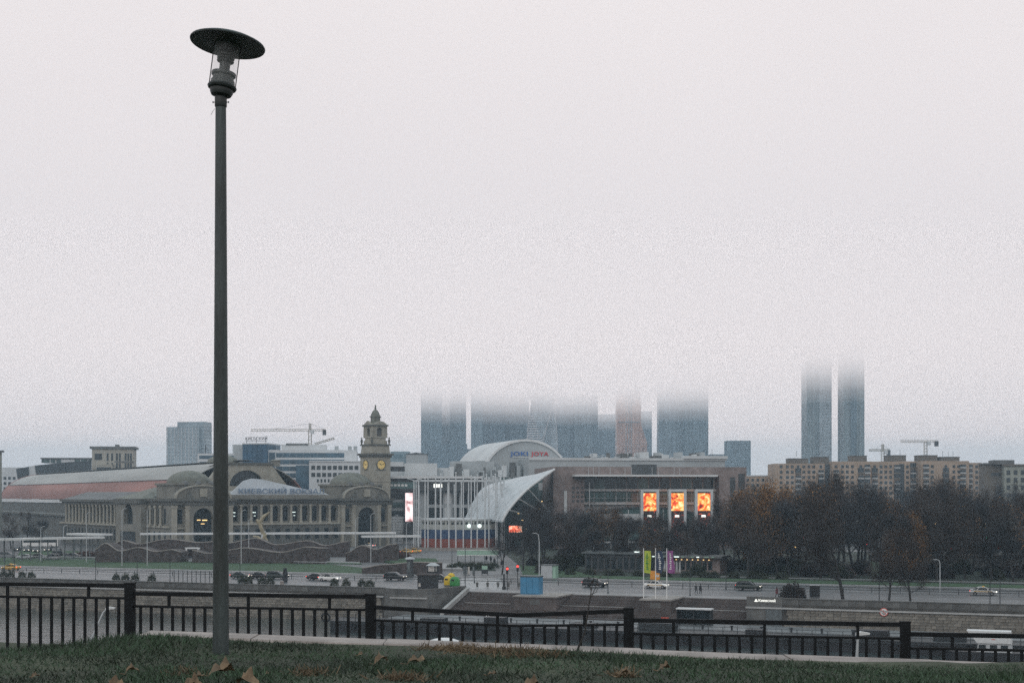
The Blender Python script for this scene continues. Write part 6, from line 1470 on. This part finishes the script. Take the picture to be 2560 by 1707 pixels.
MB().box(-.75, .75, -.06, .06, .3, 2.1).build('board', 'dark_steel', t); MB().box(-.66, .66, -.09, -.06, 1.25, 2.05).build('poster', 'canopy_green', t)
for x in (-.7, .7): MB().box(x - .05, x + .05, -.04, .04, 0, .3).build('leg', 'dark_steel', t)
for k, (px_, lab) in enumerate(((1163, 'grey poster stand left of a banner stand at the crossing'), (1172, 'narrow pale banner stand at the crossing'), (1184, 'slim dark banner stand nearest the info board'))):
    t = put('poster_stand', lab, 'sign', px_, 1438, .13); w_ = (.5, .22, .25)[k]
    MB().box(-w_, w_, -.05, .05, .25, 1.9).build('board', ('rail_steel', 'poster_light', 'poster')[k], t); MB().box(-w_ * .8, w_ * .8, -.25, .25, 0, .1).build('foot', 'dark_steel', t); MB().box(-.06, .06, -.04, .04, .1, .25).build('stem', 'dark_steel', t)
t = put('tall_black_box', 'tall narrow black traffic cabinet in the road beside the queue', 'cabinet', 713, 1455, .0)
MB().box(-.38, .38, -.3, .3, 0, 2.1).build('case', 'hull', t); MB().box(-.3, .25, -.25, .25, 2.1, 2.9).build('upper_case', 'hull', t)
t = put('white_bollard', 'white concrete post standing on the near grass strip', 'post', 705, 1466, .13); MB().box(-.28, .28, -.28, .28, 0, 1.05, (-.24, .24, -.24, .24)).build('shaft', 'kerb_stone', t); MB().box(-.3, .3, -.3, .3, 1.05, 1.15, (-.15, .15, -.15, .15)).build('cap', 'kerb_stone', t)
t = put('black_cabinet', 'black metal cabinet with a pale lid on the near pavement', 'cabinet', 2037, 1492, .13); MB().box(-.8, .8, -.5, .5, 0, 2.0).build('case', 'hull', t); MB().box(-.87, .87, -.57, .57, 2.0, 2.12).build('lid', 'pale_steel', t); MB().box(-.02, .02, -.52, -.5, .1, 1.9).build('door_gap', 'sign_black', t)
t = put('short_obelisk', 'dark tapering post at the top of the stairs', 'post', 1260, 1473, .13); MB().box(-.28, .28, -.28, .28, 0, .5).box(-.2, .2, -.2, .2, .5, 2.6, (-.1, .1, -.1, .1)).build('shaft', 'dark_steel', t); MB().lathe([(.14, 2.6), (.2, 2.75), (0, 3.0)], 8).build('finial', 'dark_steel', t)
for k in range(5):
    t = put('stone_bollard', 'small grey stone bollard in the row at the top of the stairs', 'bollard', 1193 + 26 * k, 1467, .13); t['group'] = 'bollards at the stair head'; MB().lathe([(.22, 0), (.22, .55), (.3, .6), (.26, .9), (0, 1.0)], 10).build('shaft', 'granite', t)
# underpass roof
p = at(1194, 372); t = thing('underpass_roof', 'long pale green glass roof over the underpass entrance', 'canopy', p)
za, zb_ = Z_(1375, 372), Z_(1389, 372)
for k in range(8): MB().box(-5.4 + 1.36 * k, -4.10 + 1.36 * k, 0, 4, za - .08, za).build('roof_pane', 'canopy_green', t); MB().box(-5.4 + 1.36 * k, -4.10 + 1.36 * k, -.05, 0, zb_ + .25, za - .1).build('front_pane', 'canopy_green', t)
MB().box(-5.45, 5.5, -.12, .02, zb_ + .05, zb_ + .22).build('lower_beam', 'sign_white', t); MB().box(-5.45, 5.5, -.12, .02, za, za + .12).build('upper_beam', 'sign_white', t)
for x in (-5.2, -1.8, 1.8, 5.2): MB().box(x - .1, x + .1, .2, .4, 0, zb_ + .05).build('post', 'rail_steel', t)
t = thing('plaza_ramp', 'pale sloping paved ramp beside the hillside lawn', 'ramp', at(1100, 346)); MB().prism([(-2.6, 0), (5.2, 0), (2.8, 2.2), (-5.0, 2.2)], -12, 12).build('slab', 'pavement', t) if False else MB().prism([(-4.0, -14), (6.0, -14), (3.2, 14), (-4.6, 14)], .02, .5, 'z').build('slab', 'pavement', t)
# traffic lights
def signal(label, px_, ylamp, Y, col='signal_red', h=None):
    t = thing('traffic_light', label, 'traffic light', at(px_, Y)); z = Z_(ylamp, Y)
    MB().tube([(0, .15, 0), (0, .15, z + .4)], .07, 8).build('pole', 'dark_steel', t); MB().box(-.22, .22, -.12, .14, z - .95, z + .35).build('housing', 'hull', t)
    lens = MB().tube([(0, -.12, 0), (0, -.20, 0)], .2, 14)
    for k, dz_ in enumerate((0, -.33, -.66)):
        inst('lens', lens.mesh('lens', col if (k == 0) == (col == 'signal_red') and (k in (0, 2)) else 'sign_black'), t, (0, 0, z + dz_))
signal('red traffic light on a pole at the near side of the crossing', 1268, 1421, 262); signal('red traffic light at the far side of the crossing', 1294, 1415, 275)
signal('red traffic light deep in the grove under the rusty tree', 1900, 1328, 345); signal('red traffic light in the grove left of the pavilion lights', 2009, 1342, 338); signal('large red traffic light by the dark retaining wall', 2377, 1370, 318); signal('red traffic light left of the small kiosk in the grove', 2166, 1359, 330)
signal('green traffic light in the grove under the lamp-outlined pavilion', 2465, 1337, 345, 'signal_green')
# banner poles
def banner_pole(label, px_, mt, wav, seed):
    s_ = S_(px_, 231.5); t = thing('banner_pole', label, 'flagpole', E_(s_, 231.5, .2), RE); Y = t.location.y; zt = Z_(1372, Y) - .2
    MB().tube([(0, 0, 0), (0, 0, zt)], [.085, .06], 10).build('pole', 'sign_white', t)
    b = MB(); n, m_ = 14, 5; z0, z1 = Z_(1376, Y) - .2, Z_(1431, Y) - .2
    def pt(i, j):
        u, v = i / n, j / m_; return (.12 + v * (1.12 + wav * math.sin(u * 5 + seed)), .16 * math.sin(v * 5 + u * 4 + seed) * (.4 + v), z0 + (z1 - z0) * u - .12 * v * u)
    for i in range(n):
        for j in range(m_): b.quad(pt(i, j), pt(i, j + 1), pt(i + 1, j + 1), pt(i + 1, j))
    f_ = b.build('banner', mt, t); b = MB()
    for k in range(9):
        u = .12 + .085 * k; i = u * n; p_ = pt(i, 2.3); w_ = .10 + .07 * ((k * 7) % 3); b.box(p_[0] - w_, p_[0] + w_, p_[1] - .05, p_[1] - .03, p_[2] - .14, p_[2] + .05)
    b.build('banner_letters', 'sign_white' if mt != 'flag_lime' else 'bin_green', f_)
    MB().lathe([(.06, zt), (.1, zt + .08), (0, zt + .16)], 8).build('finial', 'sign_white', t)
banner_pole('white pole with a lime green vertical banner on the stair plinth', 1609, 'flag_lime', .03, 1); banner_pole('white pole with a navy blue limp banner on the stair plinth', 1639, 'flag_navy', -.25, 2); banner_pole('white pole with a purple fluttering banner on the stair plinth', 1667, 'flag_purple', .2, 4)
t = put('orange_hoarding', 'orange hoarding board on the verge behind the white taxi', 'sign', 1637, 1449, .16); MB().box(-1.0, 1.0, 0, .3, .1, 1.85).build('board', 'orange_board', t); MB().box(.3, .95, -.04, 0, .6, 1.1).build('print', 'poster_light', t)
for x in (-.8, .8): MB().box(x - .06, x + .06, .3, .4, 0, 1.7).build('leg', 'dark_steel', t)
# lit restaurant in the park, dark retaining wall, far kiosk, advert
t = thing('park_restaurant', 'low restaurant pavilion with warm lit windows under the bare trees', 'building', at(1728, 318), RE)
MB().box(-6.5, 6.5, 0, 7, 0, 3.7).build('wall', 'brick_brown', t); MB().box(-9, 7.2, -1.5, 7.6, 3.7, 4.1).build('roof', 'roof_dark', t)
for k in range(7): MB().box(-3.6 + 1.25 * k, -2.7 + 1.25 * k, -.08, .03, 1.0, 3.0).build('window', 'glass_dark', t); MB().box(-3.5 + 1.25 * k, -3.3 + 1.25 * k, -.3, -.1, 3.15, 3.3).build('lamp_bulb', 'warm_light', t)
for k in range(9): MB().box(-8.6 + 1.7 * k, -8.0 + 1.7 * k + .5 * (k % 2), -1.58, -1.5, 3.8, 3.98).build('strip_light', 'cool_light' if k % 3 == 0 else 'canopy_green', t)
for k in range(6): MB().box(-6.3 + .7 * k, -5.9 + .7 * k, -.1, .02, .4, 2.8).build('pale_post', 'pale_steel', t)
t = thing('park_pavilion', 'dim dark pavilion with pale roof edge under the trees left of the banners', 'building', at(1556, 325), RE)
MB().box(-9, 9, 0, 7, 0, 4.2).build('wall', 'mall_dark', t); MB().box(-9.6, 9.6, -1, 7.6, 4.2, 4.6).build('roof', 'rail_steel', t)
for k in range(12): MB().box(-8.6 + 1.5 * k, -7.6 + 1.5 * k, -.06, .03, .8, 3.4).build('window', 'glass_dark', t)
MB().box(3.2, 4.4, -1.06, -1.0, 4.66, 4.9).build('strip_light', 'cool_light', t)
t = thing('dark_retaining_wall', 'long dark retaining wall under the right-hand grove', 'wall', at(2172, 335), math.radians(-12)); MB().box(0, 60, 0, 1.2, 0, 3.6).build('wall', 'granite', t); MB().box(-.2, 60, -.2, 1.4, 3.6, 3.9).build('coping', 'coping', t)
for k in range(14): MB().box(4 + 4 * k, 4.12 + 4 * k, .5, .62, 3.9, 4.9).build('rail_post', 'pale_steel', t)
MB().box(0, 60, .52, .6, 4.8, 4.9).build('rail', 'pale_steel', t)
t = thing('park_stall', 'small pale stall with yellow post half hidden in the right-hand grove', 'stall', at(2212, 312)); MB().box(-2.8, -1.4, -.5, 1.5, 0, 3.2).build('cabin', 'canopy_green', t); MB().box(.4, 1.8, -.5, 1.5, 1.0, 3.2).build('counter', 'white_paint', t); MB().box(2.3, 2.7, -.5, -.1, 0, 3.4).build('post', 'bin_yellow', t); MB().box(-3, 2.8, -.8, 1.8, 3.4, 3.6).build('roof', 'roof_dark', t)
t = thing('lit_billboard', 'glowing pink and brown poster board at the right frame edge', 'billboard', at(2496, 345)); z = Z_(1361, 345); MB().box(-1.25, 1.25, 0, .2, z - 1.2, z + 1.2).build('cabinet', 'mall_dark', t); MB().box(-1.15, 1.15, -.04, 0, z - 1.1, z + 1.1).build('poster', 'led_ember', t); MB().box(-1.15, -.5, -.07, -.041, z - 1.1, z + 1.0).build('poster_panel', 'poster_light', t); MB().box(-.1, .1, .05, .2, 0, z - 1.2).build('post', 'dark_steel', t)
for k, (px_, py_, Y, mt) in enumerate(((1957, 1309, 352, 'cool_light'), (1979, 1309, 355, 'cool_light'), (1999, 1310, 350, 'cool_light'), (2143, 1302, 362, 'cool_light'), (1943, 1348, 330, 'cool_light'), (2339, 1308, 360, 'warm_light'), (2339, 1325, 360, 'warm_light'), (2156, 1327, 352, 'warm_light'), (1795, 1400, 316, 'warm_light'), (1988, 1367, 322, 'warm_light'))):
    t = thing('path_lamp', 'small glowing lamp globe on a thin post among the grove trees', 'lamp', at(px_, Y), 0, 'glowing lamps in the grove'); z = Z_(py_, Y); MB().tube([(0, 0, 0), (0, 0, z - .1)], .06, 6).build('post', 'dark_steel', t); MB().lathe([(.05, z - .15), (.2, z - .05), (.2, z + .08), (0, z + .17)], 8).build('globe', mt, t)
# ================================================================== PEOPLE
def person_mesh(seed):
    r = random.Random(seed); st = .24 if seed % 2 else .12
    vs_ = [(0, 0, .95), (0, 0, 1.18), (0, 0, 1.40), (0, 0, 1.52), (.02, 0, 1.64), (.02, 0, 1.74), (0, -.10, .90), (st, -.11, .50), (st * .9, -.11, .08), (st * .9 + .16, -.11, .04), (0, .10, .90), (-st * .3, .11, .50), (-st, .11, .08), (-st + .15, .11, .04),
           (0, -.20, 1.40), (-.06, -.27, 1.12), (.06, -.27, .88), (0, .20, 1.40), (.05, .27, 1.12), (.14, .25, .90)]
    ed_ = [(0, 1), (1, 2), (2, 3), (3, 4), (4, 5), (0, 6), (6, 7), (7, 8), (8, 9), (0, 10), (10, 11), (11, 12), (12, 13), (2, 14), (14, 15), (15, 16), (2, 17), (17, 18), (18, 19)]
    rd = [.15, .15, .16, .06, .10, .085, .10, .075, .055, .05, .10, .075, .055, .05, .085, .06, .045, .085, .06, .045]
    me = bpy.data.meshes.new('body'); me.from_pydata(vs_, ed_, []); o = bpy.data.objects.new('body', me); C.objects.link(o)
    sk = o.modifiers.new('skin', 'SKIN'); sv = me.skin_vertices[0].data
    for i, q in enumerate(rd): sv[i].radius = (q, q * (1.25 if i in (0, 1, 2) else 1))
    sv[0].use_root = True; su = o.modifiers.new('sub', 'SUBSURF'); su.levels = 1; su.render_levels = 1
    dg = bpy.context.evaluated_depsgraph_get(); dg.update(); ev = bpy.data.meshes.new_from_object(o.evaluated_get(dg)); bpy.data.objects.remove(o); ev.materials.clear(); ev.materials.append(M['coat_dark']); return ev
PM = [person_mesh(1), person_mesh(2)]
hair = MB().lathe([(.115, -.02), (.125, .06), (.10, .13), (0, .16)], 10).mesh('hair', 'sign_black', True); face = MB().lathe([(0, -.10), (.07, -.08), (.092, 0), (.07, .09), (0, .11)], 10).mesh('face', 'skin', True); coat = MB().lathe([(.25, .62), (.235, .95), (.205, 1.2), (.215, 1.4), (.09, 1.50), (0, 1.50)], 12).mesh('coat', 'coat_dark', True)
for k, (px_, py_, z, mt, a, lab) in enumerate(((1216, 1404, .02, 'coat_dark', 1.4, 'person in dark clothes standing left of two walkers under the green roof'), (1227, 1406, .02, 'coat_dark', 1.7, 'person in a dark coat walking in the middle of the trio by the green roof'), (1236, 1411, .02, 'coat_dark', -1.4, 'person in dark clothes walking ahead of the trio on the plaza'), (1254, 1417, .02, 'coat_dark', -1.6, 'person in dark clothes at the edge of the dark plaza tree'), (1740, 1483, .13, 'coat_grey', -.2, 'person in a brownish grey coat on the near pavement by the stairs'), (1751, 1484, .13, 'coat_dark', .3, 'person in black standing beside the one in grey on the near pavement'), (1942, 1492, .13, 'coat_red', 0, 'person in a dark red jacket by the wall end above the lit sign'), (1797, 1545, -3.3, 'coat_grey', 1.2, 'person in a pale top on the landing beside the quay shelter'), (1700, 1543, -3.3, 'coat_dark', .5, 'person in dark clothes on the landing left of the quay shelter'))):
    s_, t_ = ST_(px_, py_, z); t = thing('person', lab, 'person', E_(s_, t_, z), a); inst('body', PM[k % 2], t); inst('coat', coat, t, material=mt, scale=(1, 1.25, 1)); inst('face', face, t, (.045, 0, 1.665)); inst('hair', hair, t, (.0, 0, 1.70))
